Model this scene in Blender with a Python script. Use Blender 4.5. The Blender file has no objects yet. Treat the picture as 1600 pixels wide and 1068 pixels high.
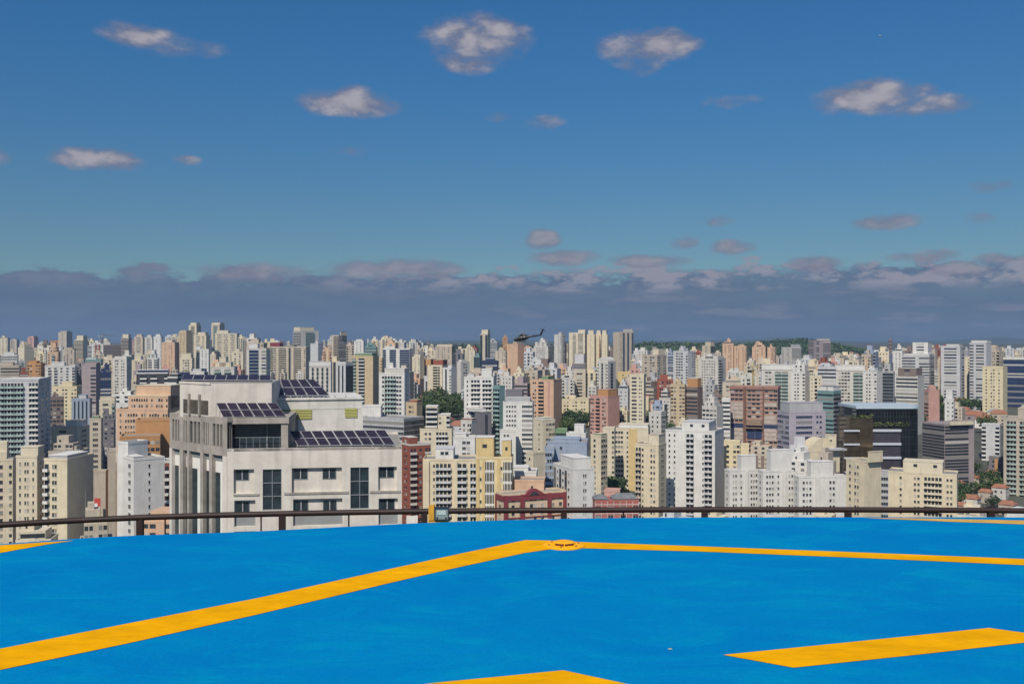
import bpy, bmesh, math, random
from mathutils import Vector, Matrix, noise
random.seed(7)
R = math.radians
sc = bpy.context.scene
COL = sc.collection
F = 1556.0          # focal length in photo pixels
HZ = 534.0          # horizon row
E = 112.0           # eye height over the valley floor
DECK = E - 2.3
SUN_AZ, SUN_EL = R(20), R(47)   # sun is behind the camera, to the left

def X(px, D): return (px - 800.0) / F * D
def Z(py, D): return E - (py - HZ) / F * D
def G(D):
    pts = [(-1e5, 0), (0, 0), (400, 0), (550, 12), (700, 28), (850, 40), (1000, 46), (1300, 53), (1800, 62), (2500, 76), (3500, 90), (5000, 100), (9000, 106), (2e5, 106)]
    for (a, za), (b, zb) in zip(pts, pts[1:]):
        if D <= b: return za + (zb - za) * (D - a) / (b - a)

# ------------------------------------------------------------------ materials
MATS = {}
def mat(name, rgb, rough=0.75, var=0.12, scale=0.25, streak=0.0, metal=0.0, spec=0.5, bump=0.0, coord='Object', stretch=(1,1,1)):
    if name in MATS: return MATS[name]
    m = bpy.data.materials.new(name); m.use_nodes = True
    nt = m.node_tree; b = nt.nodes['Principled BSDF']
    b.inputs['Roughness'].default_value = rough; b.inputs['Metallic'].default_value = metal
    b.inputs['Specular IOR Level'].default_value = spec
    tc = nt.nodes.new('ShaderNodeTexCoord'); mp = nt.nodes.new('ShaderNodeMapping')
    mp.inputs['Scale'].default_value = stretch
    nt.links.new(tc.outputs[coord], mp.inputs[0])
    n = nt.nodes.new('ShaderNodeTexNoise'); n.inputs['Scale'].default_value = scale; n.inputs['Detail'].default_value = 6; n.inputs['Roughness'].default_value = .65
    nt.links.new(mp.outputs[0], n.inputs['Vector'])
    mr = nt.nodes.new('ShaderNodeMapRange'); mr.inputs[1].default_value = .3; mr.inputs[2].default_value = .7
    mr.inputs[3].default_value = 1 - var; mr.inputs[4].default_value = 1 + var * .6
    nt.links.new(n.outputs[0], mr.inputs[0])
    mx = nt.nodes.new('ShaderNodeMix'); mx.data_type = 'RGBA'; mx.blend_type = 'MULTIPLY'; mx.inputs[0].default_value = 1
    mx.inputs[6].default_value = (*rgb, 1); nt.links.new(mr.outputs[0], mx.inputs[7])
    out = mx.outputs[2]
    if streak:
        m2 = nt.nodes.new('ShaderNodeMapping'); m2.inputs['Scale'].default_value = (1.3, 1.3, .07); nt.links.new(tc.outputs[coord], m2.inputs[0])
        n2 = nt.nodes.new('ShaderNodeTexNoise'); n2.inputs['Scale'].default_value = 1; n2.inputs['Detail'].default_value = 5; nt.links.new(m2.outputs[0], n2.inputs['Vector'])
        r2 = nt.nodes.new('ShaderNodeMapRange'); r2.inputs[1].default_value = .48; r2.inputs[2].default_value = .75; r2.inputs[3].default_value = 1; r2.inputs[4].default_value = 1 - streak
        nt.links.new(n2.outputs[0], r2.inputs[0])
        m3 = nt.nodes.new('ShaderNodeMix'); m3.data_type = 'RGBA'; m3.blend_type = 'MULTIPLY'; m3.inputs[0].default_value = 1
        nt.links.new(out, m3.inputs[6]); nt.links.new(r2.outputs[0], m3.inputs[7]); out = m3.outputs[2]
    nt.links.new(out, b.inputs['Base Color'])
    if bump:
        bp = nt.nodes.new('ShaderNodeBump'); bp.inputs['Strength'].default_value = bump; bp.inputs['Distance'].default_value = .02
        nt.links.new(n.outputs[0], bp.inputs['Height']); nt.links.new(bp.outputs[0], b.inputs['Normal'])
    MATS[name] = m; return m

WC = dict(
  cream=(.60,.53,.40), warm=(.62,.535,.385), white=(.63,.615,.585), offw=(.54,.515,.475), grey=(.40,.40,.41), lgrey=(.50,.50,.51), beige=(.50,.43,.34),
  tan=(.50,.39,.25), peach=(.56,.37,.25), pink=(.50,.29,.24), brick=(.26,.075,.045), orange=(.46,.24,.10), yellow=(.65,.54,.32), gold=(.58,.44,.21),
  brown=(.20,.15,.13), lilac=(.38,.35,.40), bluegrey=(.28,.33,.42), dark=(.055,.055,.065), navy=(.02,.035,.10), maroon=(.20,.035,.045), teal=(.16,.27,.27), apricot=(.60,.47,.33),
  dgrey=(.17,.16,.18), sand=(.44,.38,.31), mauve=(.33,.27,.28), roofred=(.42,.13,.06), green=(.16,.26,.14), lemon=(.64,.555,.37))
def wall(c): return mat('wall_' + c, WC[c], .8, .14, .22, .15 if c not in ('dark','navy') else 0)
def glass(n, rgb, rough=.12): return mat(n, rgb, rough, .35, .35, spec=.6)
GL = glass('window_glass', (.035,.045,.055)); GB = glass('blue_glass', (.02,.04,.09), .1)
GT = glass('green_glass', (.30,.41,.38), .25); CU = mat('curtain', (.22,.21,.19), .7, .2, 1.5); BL = mat('blind', (.42,.41,.38), .7, .1, 1.5)
ROOF = mat('roof_concrete', (.26,.25,.24), .9, .3, .3); STEEL = mat('galvanised', (.35,.36,.37), .5, .15, 1, metal=.5)

# ------------------------------------------------------------------ object helpers
class MB:
    def __init__(s): s.v = []; s.f = []; s.m = []
    def quad(s, a, b, c, d, m=0):
        i = len(s.v); s.v += [tuple(a), tuple(b), tuple(c), tuple(d)]; s.f.append((i, i+1, i+2, i+3)); s.m.append(m)
    def poly(s, pts, m=0):
        i = len(s.v); s.v += [tuple(p) for p in pts]; s.f.append(tuple(range(i, i+len(pts)))); s.m.append(m)
    def box(s, x0, x1, y0, y1, z0, z1, m=0, M=None, bottom=True):
        P = [Vector((x, y, z)) for z in (z0, z1) for (x, y) in ((x0,y0),(x1,y0),(x1,y1),(x0,y1))]
        if M: P = [M @ p for p in P]
        i = len(s.v); s.v += [tuple(p) for p in P]
        fs = [(0,1,5,4),(1,2,6,5),(2,3,7,6),(3,0,4,7),(4,5,6,7)] + ([(3,2,1,0)] if bottom else [])
        for f in fs: s.f.append(tuple(i+k for k in f)); s.m.append(m)
    def prism(s, pts, z0, z1, m=0, mt=None, cap=True):
        n = len(pts); i = len(s.v)
        z0s = z0 if isinstance(z0, (list, tuple)) else [z0]*n; z1s = z1 if isinstance(z1, (list, tuple)) else [z1]*n
        s.v += [(p[0], p[1], z) for p, z in zip(pts, z0s)] + [(p[0], p[1], z) for p, z in zip(pts, z1s)]
        for k in range(n):
            j = (k+1) % n; s.f.append((i+k, i+j, i+n+j, i+n+k)); s.m.append(m)
        if cap:
            s.f.append(tuple(i+n+k for k in range(n))); s.m.append(m if mt is None else mt)
            s.f.append(tuple(i+k for k in reversed(range(n)))); s.m.append(m)
    def tube(s, pts, r, n=8, m=0, cap=True):
        pts = [Vector(p) for p in pts]; rs = r if isinstance(r, (list, tuple)) else [r]*len(pts); i = len(s.v)
        for k, p in enumerate(pts):
            d = (pts[min(k+1, len(pts)-1)] - pts[max(k-1, 0)]).normalized()
            u = d.cross(Vector((0,0,1)));  u = u.normalized() if u.length > 1e-3 else Vector((1,0,0)); w = d.cross(u).normalized()
            for a in range(n):
                t = 2*math.pi*a/n; s.v.append(tuple(p + (u*math.cos(t) + w*math.sin(t))*rs[k]))
        for k in range(len(pts)-1):
            for a in range(n):
                b = (a+1) % n; s.f.append((i+k*n+a, i+k*n+b, i+(k+1)*n+b, i+(k+1)*n+a)); s.m.append(m)
        if cap:
            s.f.append(tuple(i+a for a in reversed(range(n)))); s.m.append(m)
            s.f.append(tuple(i+(len(pts)-1)*n+a for a in range(n))); s.m.append(m)
    def mesh(s, name, mats, smooth=False):
        me = bpy.data.meshes.new(name); me.from_pydata(s.v, [], s.f)
        for m in (mats if isinstance(mats, (list, tuple)) else [mats]): me.materials.append(m)
        me.polygons.foreach_set('material_index', s.m)
        if smooth: me.polygons.foreach_set('use_smooth', [True]*len(s.f))
        me.update(); return me
    def build(s, name, mats, parent=None, smooth=False, loc=None, rz=0):
        return place(name, s.mesh(name, mats, smooth), parent, loc, rz)
def place(name, me, parent=None, loc=None, rz=0, scale=None):
    o = bpy.data.objects.new(name, me); COL.objects.link(o)
    if parent: o.parent = parent
    if loc is not None: o.location = loc
    if rz: o.rotation_euler = (0, 0, rz)
    if scale: o.scale = scale
    return o
def tag(o, label=None, cat=None, group=None, kind=None):
    if label: o['label'] = label
    if cat: o['category'] = cat
    if group: o['group'] = group
    if kind: o['kind'] = kind
    return o
def empty(name, loc=(0,0,0), rz=0):
    o = bpy.data.objects.new(name, None); COL.objects.link(o); o.location = loc; o.rotation_euler = (0,0,rz); o.empty_display_size = 1; return o

# ------------------------------------------------------------------ building generator
# pattern letters, one per bay: . wall | o small window | O wide window | R ribbon window | G glass strip | B balcony | T balcony, green glass
#   D dark recess strip | y accent strip | x projecting pier | X projecting bay with window
def solve_plan(x0, xs, x1, D, r=1.2):
    P = Vector((X(xs, D), D)); t0, t1 = (x0-800)/F, (x1-800)/F; ph = math.atan((xs-800)/F)
    if x1 - xs < 1.5 or xs - x0 < 1.5:
        if xs - x0 < 1.5: P = Vector((X(x1, D), D))
        th = ph if x1 - xs < 1.5 else math.atan(t1)
        th = math.atan((x1-800)/F)
        LA = (P.x - t0*P.y) / (math.cos(th) + t0*math.sin(th)); return P, th, LA, max(11, min(LA/r, 26))
    best = None
    for k in range(2, 88):
        th = math.atan(t1) + R(k)
        if th > R(88): break
        LA = (P.x - t0*P.y) / (math.cos(th) + t0*math.sin(th)); den = math.sin(th) - t1*math.cos(th)
        if den <= 1e-3 or LA <= 0: continue
        LB = (t1*P.y - P.x) / den
        e = abs(math.log(LA / (LB*r)))
        if best is None or e < best[0]: best = (e, th, LA, LB)
    return P, best[1], best[2], best[3]

def facade(mb, o, d, nrm, L, z0, z1, pat, fh, sink=None, zvis=-1e9, rz=0, top=1.1):
    """o: start (x,y) local, d: direction, nrm: outward normal. mats 0 wall 1 glass 2 accent 3 light 4 curtain 5 blind 6 green"""
    if not pat: return
    while L/len(pat) > 3.5: pat = ''.join(ch*2 for ch in pat)
    n = len(pat); w = L / n
    def P(s, q, z): return (o[0] + d[0]*s + nrm[0]*q, o[1] + d[1]*s + nrm[1]*q, z)
    def rect(s0, s1, a, b, q, m): mb.quad(P(s0,q,a), P(s1,q,a), P(s1,q,b), P(s0,q,b), m)
    def blk(s0, s1, a, b, q, m, qi=0.0):
        rect(s0, s1, a, b, q, m)
        mb.quad(P(s0,qi,a), P(s0,q,a), P(s0,q,b), P(s0,qi,b), m); mb.quad(P(s1,q,a), P(s1,qi,a), P(s1,qi,b), P(s1,q,b), m)
        mb.quad(P(s0,q,b), P(s1,q,b), P(s1,qi,b), P(s0,qi,b), m); mb.quad(P(s0,qi,a), P(s1,qi,a), P(s1,q,a), P(s0,q,a), m)
    runs = []; i = 0
    while i < n:
        j = i
        while j+1 < n and pat[j+1] == pat[i] and pat[i] in 'BTRGDyxX' and not (pat[i] in 'BT' and (j+2-i)*w > 7.5): j += 1
        runs.append((pat[i], i*w, (j+1)*w)); i = j+1
    nf = max(1, int((z1 - z0 - top) / fh)); rnd = random.Random(int(z1*13 + L*7))
    for (c, s0, s1) in runs:
        if c == 'y': blk(s0, s1, z0, z1-.3, .35, 2)
        if c in 'xX': blk(s0, s1, z0, z1-.2, .9, 0)
        if c == 'G':
            rect(s0+.15, s1-.15, z0, z1-top, .04, 1)
            for k in range(nf): blk(s0+.15, s1-.15, z1-top-(k+1)*fh, z1-top-(k+1)*fh+.35, .10, 3, .04)
        if c == 'F': blk(s0+.1, s1-.1, z0, z1-top, .3, 3)
        if c == 'D': rect(s0+.1*w, s1-.1*w, z0, z1-top, .04, 1)
    for k in range(nf):
        zb = z1 - top - (k+1)*fh; ind = sink is not None and zb > zvis
        for (c, s0, s1) in runs:
            cx = (s0+s1)/2; q = .04
            if c in 'oORX':
                if c == 'X': q = .94
                ww = {'o': min(1.5, w*.6), 'O': w*.78, 'R': (s1-s0)-.3, 'X': (s1-s0)*.7}[c]; hh = {'o': 1.3, 'O': 1.5, 'R': 1.45, 'X': 1.3}[c]
                v = rnd.random(); m = 1 if v < .68 else (4 if v < .88 else 5)
                if ind: sink('window', P(cx, q, zb+.95), (round(ww,2), hh, m), rz)
                else:
                    rect(cx-ww/2, cx+ww/2, zb+.95, zb+.95+hh, q, m)
            elif c == 'F':
                g = (s1-s0)*.1; rect(s0+g, cx-.12, zb+1.0, zb+fh-.35, .34, 1); rect(cx+.12, s1-g, zb+1.0, zb+fh-.35, .34, 1); blk(s0+.1, s1-.1, zb+.0, zb+.25, .5, 3, .3)
            elif c in 'BT':
                if ind: sink('balcony', P(cx, 0, zb), (round(s1-s0,2), fh, c), rz)
                else:
                    rect(s0+.2, s1-.2, zb+.1, zb+fh-.35, .04, 4 if c == 'T' else 1); blk(s0+.08, s1-.08, zb-.12, zb+.95, 1.25, 6 if c == 'T' else 3)

LIGHTW = wall('white'); LANDMARKS = []; PROT = []; NB = [0]
def bm_list(wc, acc): return [wall(wc), GL, wall(acc), None, CU, BL, GT]
def building(x0, xs, x1, yt, yb, D, wc, pA, pB=None, label='', boxes='auto', acc='brick', light=None, fh=3.0, near=None, name='apartment_tower', cat='apartment building', r=1.2, group='city apartment buildings', protect=True, glassm=None, z1=None, plan=None):
    P, th, LA, LB = plan if plan else solve_plan(x0, xs, x1, D, r)
    base = G(D) - 3; z1 = Z(yt, D) if z1 is None else z1; H = z1 - base
    if protect: PROT.append((x0, x1, yt, yb, D))
    ux = Vector((math.cos(th), -math.sin(th))); uy = Vector((math.sin(th), math.cos(th)))
    c = P - ux*LA/2 + uy*LB/2
    t = empty(name, (c.x, c.y, base), -th); tag(t, label, cat, group)
    near = (D <= 640) if near is None else near
    ms = [wall(wc), glassm or GL, wall(acc), wall(light) if light else (LIGHTW if wc in ('white','brick','brown','dark','dgrey','navy','maroon') else wall(wc)), CU, BL, GT]
    mb = MB(); mb.box(-LA/2, LA/2, -LB/2, LB/2, 0, H, 0, bottom=False)
    cache = {}; cnt = {'window': 0, 'balcony': 0}
    def sink(kind, loc, key, rz):
        cnt[kind] += 1
        if cnt[kind] > 100: return
        k = (kind, key)
        if k not in cache:
            q = MB()
            if kind == 'window':
                ww, hh, m = key
                q.quad((-ww/2,0,0),(ww/2,0,0),(ww/2,0,hh),(-ww/2,0,hh), m)
                q.box(-ww/2-.08, ww/2+.08, -.10, .02, -.12, 0, 3)
                q.box(-ww/2-.08, ww/2+.08, -.08, .02, hh, hh+.1, 0)
                if ww > 1.6:
                    for j in range(1, int(ww/1.3)+1): xx = -ww/2 + ww*j/(int(ww/1.3)+1); q.box(xx-.04, xx+.04, -.03, .0, 0, hh, 3)
            else:
                w, fhh, c = key; pm = 6 if c == 'T' else 3
                q.quad((-w/2+.2,-.04,.1),(w/2-.2,-.04,.1),(w/2-.2,-.04,fhh-.4),(-w/2+.2,-.04,fhh-.4), 1)
                for j in range(1, int(w/2.2)+1): xx = -w/2 + w*j/(int(w/2.2)+1); q.box(xx-.25, xx+.25, -.3, -.05, 0, fhh-.2, 0)
                q.box(-w/2+.05, w/2-.05, -1.3, 0, -.18, 0, 3)
                q.box(-w/2+.05, w/2-.05, -1.3, -1.18, 0, .95, pm)
                q.box(-w/2+.05, -w/2+.17, -1.18, 0, 0, .95, pm); q.box(w/2-.17, w/2-.05, -1.18, 0, 0, .95, pm)
            cache[k] = q.mesh(kind, ms)
        place(kind, cache[k], t, loc, rz)
    over = MB()   # windows beyond the hundredth
    zvis = Z(yb + 10, D) - base if near else 1e9
    # top floors first: run facades with a filtered sink
    def fsink(kind, loc, key, rz):
        sink(kind, loc, key, rz)
    s = fsink if near else None
    if near:   # limit the individually built storeys so that no kind passes 100
        ex = lambda p_, L_: sum(p_.count(q) for q in 'oOX') * 2**max(0, math.ceil(math.log2(max(1e-6, L_/max(1,len(p_))/3.5)))) + p_.count('R')
        nw = ex(pA, LA); nwB = ex(pB or '.o.o.', LB) if x1-xs > 2 else 0
        nfl = max(1, 98 // max(1, nw + nwB)); zvis = max(zvis, H - 1.1 - nfl*fh + .05)
    facade(mb, (-LA/2, -LB/2), (1,0), (0,-1), LA, 0, H, pA, fh, s, zvis, 0)
    if pB is None: pB = '.o.o.' if LB < 14 else '.o..oo..o.'
    facade(mb, (LA/2, -LB/2), (0,1), (1,0), LB, 0, H, pB, fh, s if x1-xs > 2 else None, zvis, R(90))
    facade(mb, (-LA/2, LB/2), (0,-1), (-1,0), LB, 0, H, pB, fh)
    mb.build('wall', ms, t)
    rf = MB(); rf.box(-LA/2+.25, LA/2-.25, -LB/2+.25, LB/2-.25, H-.02, H+.06, 1)
    for (a,b,cc,d) in ((-LA/2-.1,LA/2+.1,-LB/2-.1,-LB/2+.2),(-LA/2-.1,LA/2+.1,LB/2-.2,LB/2+.1),(-LA/2-.1,-LA/2+.2,-LB/2+.2,LB/2-.2),(LA/2-.2,LA/2+.1,-LB/2+.2,LB/2-.2)):
        rf.box(a, b, cc, d, H-.15, H+.75, 0)
    ro = rf.build('roof', [ms[3] if wc in ('brick','dark') else ms[0], ROOF], t)
    rr = random.Random(int(x0*3+yt*7))
    if boxes == 'auto' and LA > 7:
        a = rr.uniform(-.35, -.05)*LA; bw = rr.uniform(.3, .55)*LA; hh = rr.uniform(2.2, 4.5)
        q = MB()
        if rr.random() < .6:
            ti = rr.uniform(.06,.16); tf = rr.choice((1,2))*3+.4; aa, bb = -LA/2+LA*ti, LA/2-LA*ti*rr.uniform(.6,2)
            q.box(aa, bb, -LB*.42, LB*.4, H+.06, H+tf, 0); facade(q, (aa,-LB*.42), (1,0), (0,-1), bb-aa, H+.06, H+tf, rr.choice(('.O.O.','OO.OO','RRR','.BB.')), 3.0, top=.3)
            H0 = H; H = H+tf; a = max(a, aa); bw = min(bw, bb-a-.1)
            q.box(a, a+bw, -LB*.28, LB*.28, H, H+hh, 0)
        else:
            H0 = H; q.box(a, a+bw, -LB*.3, LB*.3, H+.06, H+hh, 0)
        if rr.random() < .6:
            q.box(a+bw*.15, a+bw*.6, -LB*.2, LB*.18, H+hh, H+hh+rr.uniform(1.2, 2.4), 0)
        q.quad((a+bw*.2,-LB*.3-.03,H+.8),(a+bw*.35,-LB*.3-.03,H+.8),(a+bw*.35,-LB*.3-.03,H+2),(a+bw*.2,-LB*.3-.03,H+2), 1)
        q.build('penthouse', ms, t)
        if rr.random() < .5: q = MB(); q.tube([(a,0,H+hh),(a,0,H+hh+rr.uniform(3,7))], .09, 5); q.build('antenna', STEEL, t)
        H = H0; q = MB()
        for _ in range(rr.randint(5, 10)):
            xx = rr.uniform(-.45,.4)*LA; yy = rr.uniform(-.44,-.34)*LB; q.box(xx, xx+rr.uniform(.8,2.2), yy, yy+1.2, H+.06, H+.06+rr.uniform(.5,1.3), 0)
        tag(q.build('rooftop_units', [STEEL], t), kind='stuff')
    for bx in (() if boxes in ('auto', None) else boxes):
        bx0, bx1, byt = bx[:3]; bc = bx[3] if len(bx) > 3 else wc; bp = bx[4] if len(bx) > 4 else ''; dd = bx[5] if len(bx) > 5 else .12
        A = xs - x0 if xs - x0 >= 1.5 else x1 - x0; h = Z(byt, D) - z1
        if xs - x0 >= (x1 - xs)*.6 or xs-x0 < 1.5:
            a = (bx0-x0)/A*LA - LA/2; b = (bx1-x0)/A*LA - LA/2; b = max(min(b, LA/2-.02), a+1); ya, yb2 = -LB/2+dd*LB, LB/2-.1*LB
        else:
            a, b = -LA/2+.1*LA, LA/2-.12*LA; ya = (bx0-xs)/(x1-xs)*LB - LB/2; yb2 = (bx1-xs)/(x1-xs)*LB - LB/2; ya = max(ya, -LB/2+.02)
        q = MB(); q.box(a, b, ya, yb2, H+.06, H+h, 0); mm = [wall(bc)] + ms[1:]
        facade(q, (a, ya), (1,0), (0,-1), b-a, H+.06, H+h, bp, fh, top=.6)
        q.box(a-.15, b+.15, ya-.15, yb2+.15, H+h, H+h+.3, 3)
        q.build('penthouse', mm, t)
    NB[0] += 1
    return t, LA, LB, H
HAZE_DENS = 7.5e-5; SUN_E = 4.6
CL_D = (1.85,1.9,2.6); CL_L = (4.2,3.95,4.3)
BK_TOP = (1.0,1.45,2.4); BK_LOW = (.58,1.1,2.0); BK_L = (3.0,2.9,3.5)
SKY_LO = (.345,.46,.485); SKY_HI = (.21,.57,.79); SKY_TOP_FILL = (1.6,1.4,1.25)  # last tint: unseen upper sky brightened and warmed as added ambient fill
# ------------------------------------------------------------------ the named buildings, read off the photograph
B = building
# far left foreground
B(-40,20,25,719,830,392,'cream','.o.o.O.o','....','cream apartment block cut by the left picture edge, small windows')
B(25,58,70,714,830,384,'cream','.o.oo.o.','..o..','cream block with brown shaded side, second from the left edge',boxes=((31,58,699,'cream'),),r=1)
B(69,105,146,719,830,372,'warm','BB.OO....','.....','cream block with stacked windows and long dark side wall at left',boxes=((71,100,713,'grey'),),light='white',r=.5)
B(-40,60,79,594,716,560,'lgrey','..TTTTTTTT.BB','.O.O.','tall pale grey tower with greenish glass balconies and navy side wall',acc='navy',light='white',boxes=((0,59,592,'dgrey'),),r=1.1)
B(82,120,128,604,645,800,'lemon','.o.oo.oo','.o.','pale yellow block with square penthouse behind the tall grey tower',boxes=((95,112,597,'lemon'),))
B(70,117,120,572,604,1050,'white','.B.B.O.O.B','.','white stepped tower with dark balcony stacks above the pale yellow block',boxes=((80,100,566,'white'),),acc='bluegrey')
B(42,64,71,568,597,1080,'orange','OO.OO','.o.','orange apartment building at far left below the skyline',boxes=((44,56,564,'orange'),))
B(128,150,157,570,642,780,'mauve','...RR','.','mauve grey tower with ribbon windows on its right half',boxes=((131,150,567,'mauve'),))
B(156,174,175,582,619,860,'navy','RRRR','R','dark navy glass office block beside the mauve tower',name='office_tower',cat='office building',glassm=GB)
B(176,198,207,560,622,1020,'offw','.OO.oo.','...','pale tower with a dark window stack and mauve side, left of the peach building',boxes=((178,196,557,'white'),))
B(112,140,144,624,663,720,'bluegrey','.D.D.D.D.','D.','blue grey block with dark vertical glass stripes',boxes=((122,134,617,'lgrey'),),name='office_tower',cat='office building')
B(76,100,101,621,649,745,'brown','OOOO','o','low brown grey block squeezed beside the tall grey tower')
B(80,121,141,668,690,600,'cream','..RR...','.O.','low cream building with one long dark opening and shaded side',boxes=((100,117,658,'white'),))
B(140,158,161,655,740,560,'beige','.RR.','o','narrow beige tower with arched top floors',boxes=((144,154,650,'green'),))
B(155,179,181,626,702,650,'cream','.RR.T','o','cream building with tall blank crown and glass balconies',boxes=((156,180,620,'cream'),))
B(158,178,180,656,704,625,'dgrey','.O.O','.','dark grey slab between the narrow beige tower and the peach building')
sg,_,_,_ = B(146,165,169,737,830,425,'sand','....','...','grey beige block carrying a red and white vertical sign')
B(168,181,182,705,800,470,'sand','.....','.','narrow brown beige tower hard against the white tower')
pe = B(182,262,292,641,702,500,'peach','.o.oooOo.oO.ooOo.oo','oo.o','large peach office building with stepped top behind the white tower',boxes=((200,285,619,'peach','.ooOoooo.o.oOo.o',.02),(208,262,603,'peach','',.15)),light='cream')
B(212,266,270,657,692,446,'orange','.','.','orange brown boxed roof storey in front of the peach building',boxes=(),near=False)
B(188,250,252,682,700,430,'orange','OOOO','.','low terracotta wing with pale window openings beside the white tower',boxes=(),near=False)
B(183,209,257,719,830,365,'white','.O..O.','.....o.....','white tower with blank front and one column of small windows',boxes=((212,228,715,'white'),),r=1.5)
B(184,200,231,693,716,372,'white','.','...','white lift house rising behind the white tower',boxes=(),r=.6)
B(257,268,269,722,830,402,'brick','BB.','.','narrow brick red apartment strip left of the solar panel building')
# band behind hero building
B(213,262,264,583,630,705,'dark','.BB.BB..B','.','black building with white curved balcony stacks',light='white',near=False,boxes=((215,262,578,'navy'),))
B(262,277,284,590,632,690,'dark','BBB','.','black tower with a single stack of white curved balconies',light='white',near=False,boxes=((264,282,584,'dark'),))
B(278,325,326,583,603,770,'navy','RRRRR','.','low navy blue glass block behind the solar panel building',name='office_tower',cat='office building',glassm=GB)
B(297,319,321,581,600,765,'white','RR.RR','.','small white building with zigzag balcony fronts',boxes=((301,314,577,'white'),))
B(329,366,371,574,596,790,'offw','.TT.TT.','.O','beige block with greenish balconies and stepped penthouses',boxes=((336,360,566,'cream'),(342,352,558,'cream')))
B(385,416,420,545,594,900,'offw','.GGGG.RR','.','white framed slab with a deep blue glass front',name='office_tower',cat='office building',glassm=GB,boxes=((388,402,537,'white'),))
B(419,478,484,542,594,1400,'beige','BBX.BBB.D.BBB.X','.','broad brown banded tower pair with maroon crowns',acc='maroon',light='cream',boxes=((421,436,535,'maroon'),(444,458,540,'dgrey')))
B(336,370,374,521,573,1800,'cream','.OO.OO.OO.','.o.','broad cream skyline tower with a flat top',boxes=((338,356,516,'cream'),))
B(330,343,351,507,545,1950,'beige','.TT.','.','tallest beige and teal skyline tower left of the watermark area',boxes=((330,344,504,'cream'),))
B(295,307,314,508,545,1900,'cream','.BB.','.o','cream rounded-top skyline tower with balcony rings',boxes=((297,306,504,'cream'),))
B(303,322,328,524,575,1750,'cream','.OO.O.','.','stepped cream tower below the rounded-top tower',boxes=((308,320,519,'cream'),))
B(279,291,301,519,560,1700,'tan','.o.o.','..','narrow tan tower with a dark side face on the skyline',boxes=((280,290,516,'tan'),))
B(253,273,280,535,578,1500,'peach','.o.oo.','.B','cream peach tower with rounded corner stack',boxes=((258,268,531,'cream'),))
B(240,252,255,526,556,1800,'white','.o.o','.','white skyline tower with pointed roof house',boxes=((243,250,522,'white'),))
B(226,238,241,527,552,1900,'offw','.OO.','.','pale skyline tower with a domed cap',boxes=((230,236,523,'offw'),))
B(210,223,226,526,552,1900,'beige','.OO.','.','beige skyline tower with arched crown',boxes=((213,221,522,'beige'),))
B(189,201,206,528,556,2100,'sand','BB','.','sandy skyline tower with ringed balconies',boxes=((191,200,522,'cream'),))
B(160,188,190,539,556,2100,'brown','RRRRR','.','wide brown slab on the left skyline',boxes=((162,172,534,'offw'),))
B(91,104,113,519,543,2600,'sand','..o..','...','square beige tower with teal dark side on the left skyline',boxes=((94,103,517,'sand'),))
B(116,130,138,531,563,2300,'cream','BBB','.','cream terraced tower right of the square beige skyline tower',boxes=((119,129,524,'cream'),))
B(43,53,60,527,543,3200,'pink','.O.','.','pink red tower on the left skyline',boxes=((45,52,525,'pink'),))
B(78,91,92,532,544,3000,'orange','.','.','terracotta roofed block left of the square beige skyline tower',boxes=())
B(0,12,16,529,549,2600,'cream','.o.o','.','cream tower at the left end of the skyline')
B(14,26,30,531,549,2800,'beige','.OO.','.','beige tower second from the left end of the skyline')
B(28,38,52,543,566,1800,'cream','...','.','narrow cream tower with wide grey side in the left distance')
B(2,27,29,555,569,1350,'white','RRRR','.','white banded block with flat helipad-like roof, far left',boxes=((6,22,550,'white'),))
B(0,30,33,572,597,1000,'sand','RRRR','.','sandy low block with ribbon windows at the left edge',boxes=((0,20,566,'beige'),))
B(101,116,119,546,570,1500,'sand','.O.O.','D','grey beige twin-shaft tower in the left distance',boxes=((104,113,543,'sand'),))
B(133,158,161,562,576,1150,'teal','RRRR','.','pale teal glass topped building left of the pale tower',boxes=((134,150,559,'white'),))
B(231,246,249,560,580,1300,'white','BB.BB','.','white stepped pyramid building in the left distance',boxes=((234,243,553,'white'),(236,241,547,'white')))
B(281,300,304,560,582,1200,'cream','.OOO.','.','cream terraced block above the black building',boxes=((283,298,552,'cream'),))
B(312,326,328,546,577,1250,'white','.o.o.','.','plain white tower above the zigzag building',boxes=((305,313,541,'white'),))
B(362,380,382,550,576,1250,'cream','.O.O.','.','cream tower left of the blue glass slab',boxes=((366,374,545,'cream'),))
B(458,470,498,517,568,1850,'offw','BBB','.TT.','high pale tower with banded balconies and sloping roof left of centre',boxes=((470,492,511,'cream'),),r=.7)
B(517,529,542,524,566,1650,'beige','.BB','RRR','beige tower with dark ribbon side and sloping cap left of centre',boxes=((530,541,518,'cream'),),r=.8)
B(485,497,505,537,569,1500,'lgrey','..','...','grey faceted glass tower between two beige towers',name='office_tower',cat='office building')
B(553,568,571,533,556,1700,'white','.o.o.','.','small white tower with grey window band, left of centre',boxes=((556,566,530,'white'),))
B(570,588,590,542,562,1600,'teal','RRR','.','teal grey block beside the small white tower')
B(483,517,519,572,612,720,'offw','.G.G.G.G.','.','off white block with vertical fins under a heavy flat crown',boxes=((483,518,565,'white','',-.02),),name='office_tower',cat='office building',near=False)
B(525,540,552,569,622,800,'lgrey','.D.D.','DD','grey tower with vertical glass strips beside the finned block',boxes=((526,539,566,'white'),))
B(550,583,592,557,632,880,'tan','TT.BBB.yyy','...','tan tower with balconies left and orange brown blank strip right',acc='tan',light='lgrey',boxes=((553,580,552,'green'),))
B(588,597,600,560,584,960,'tan','..o','.','slim tan tower directly behind the tan balcony tower')
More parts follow.
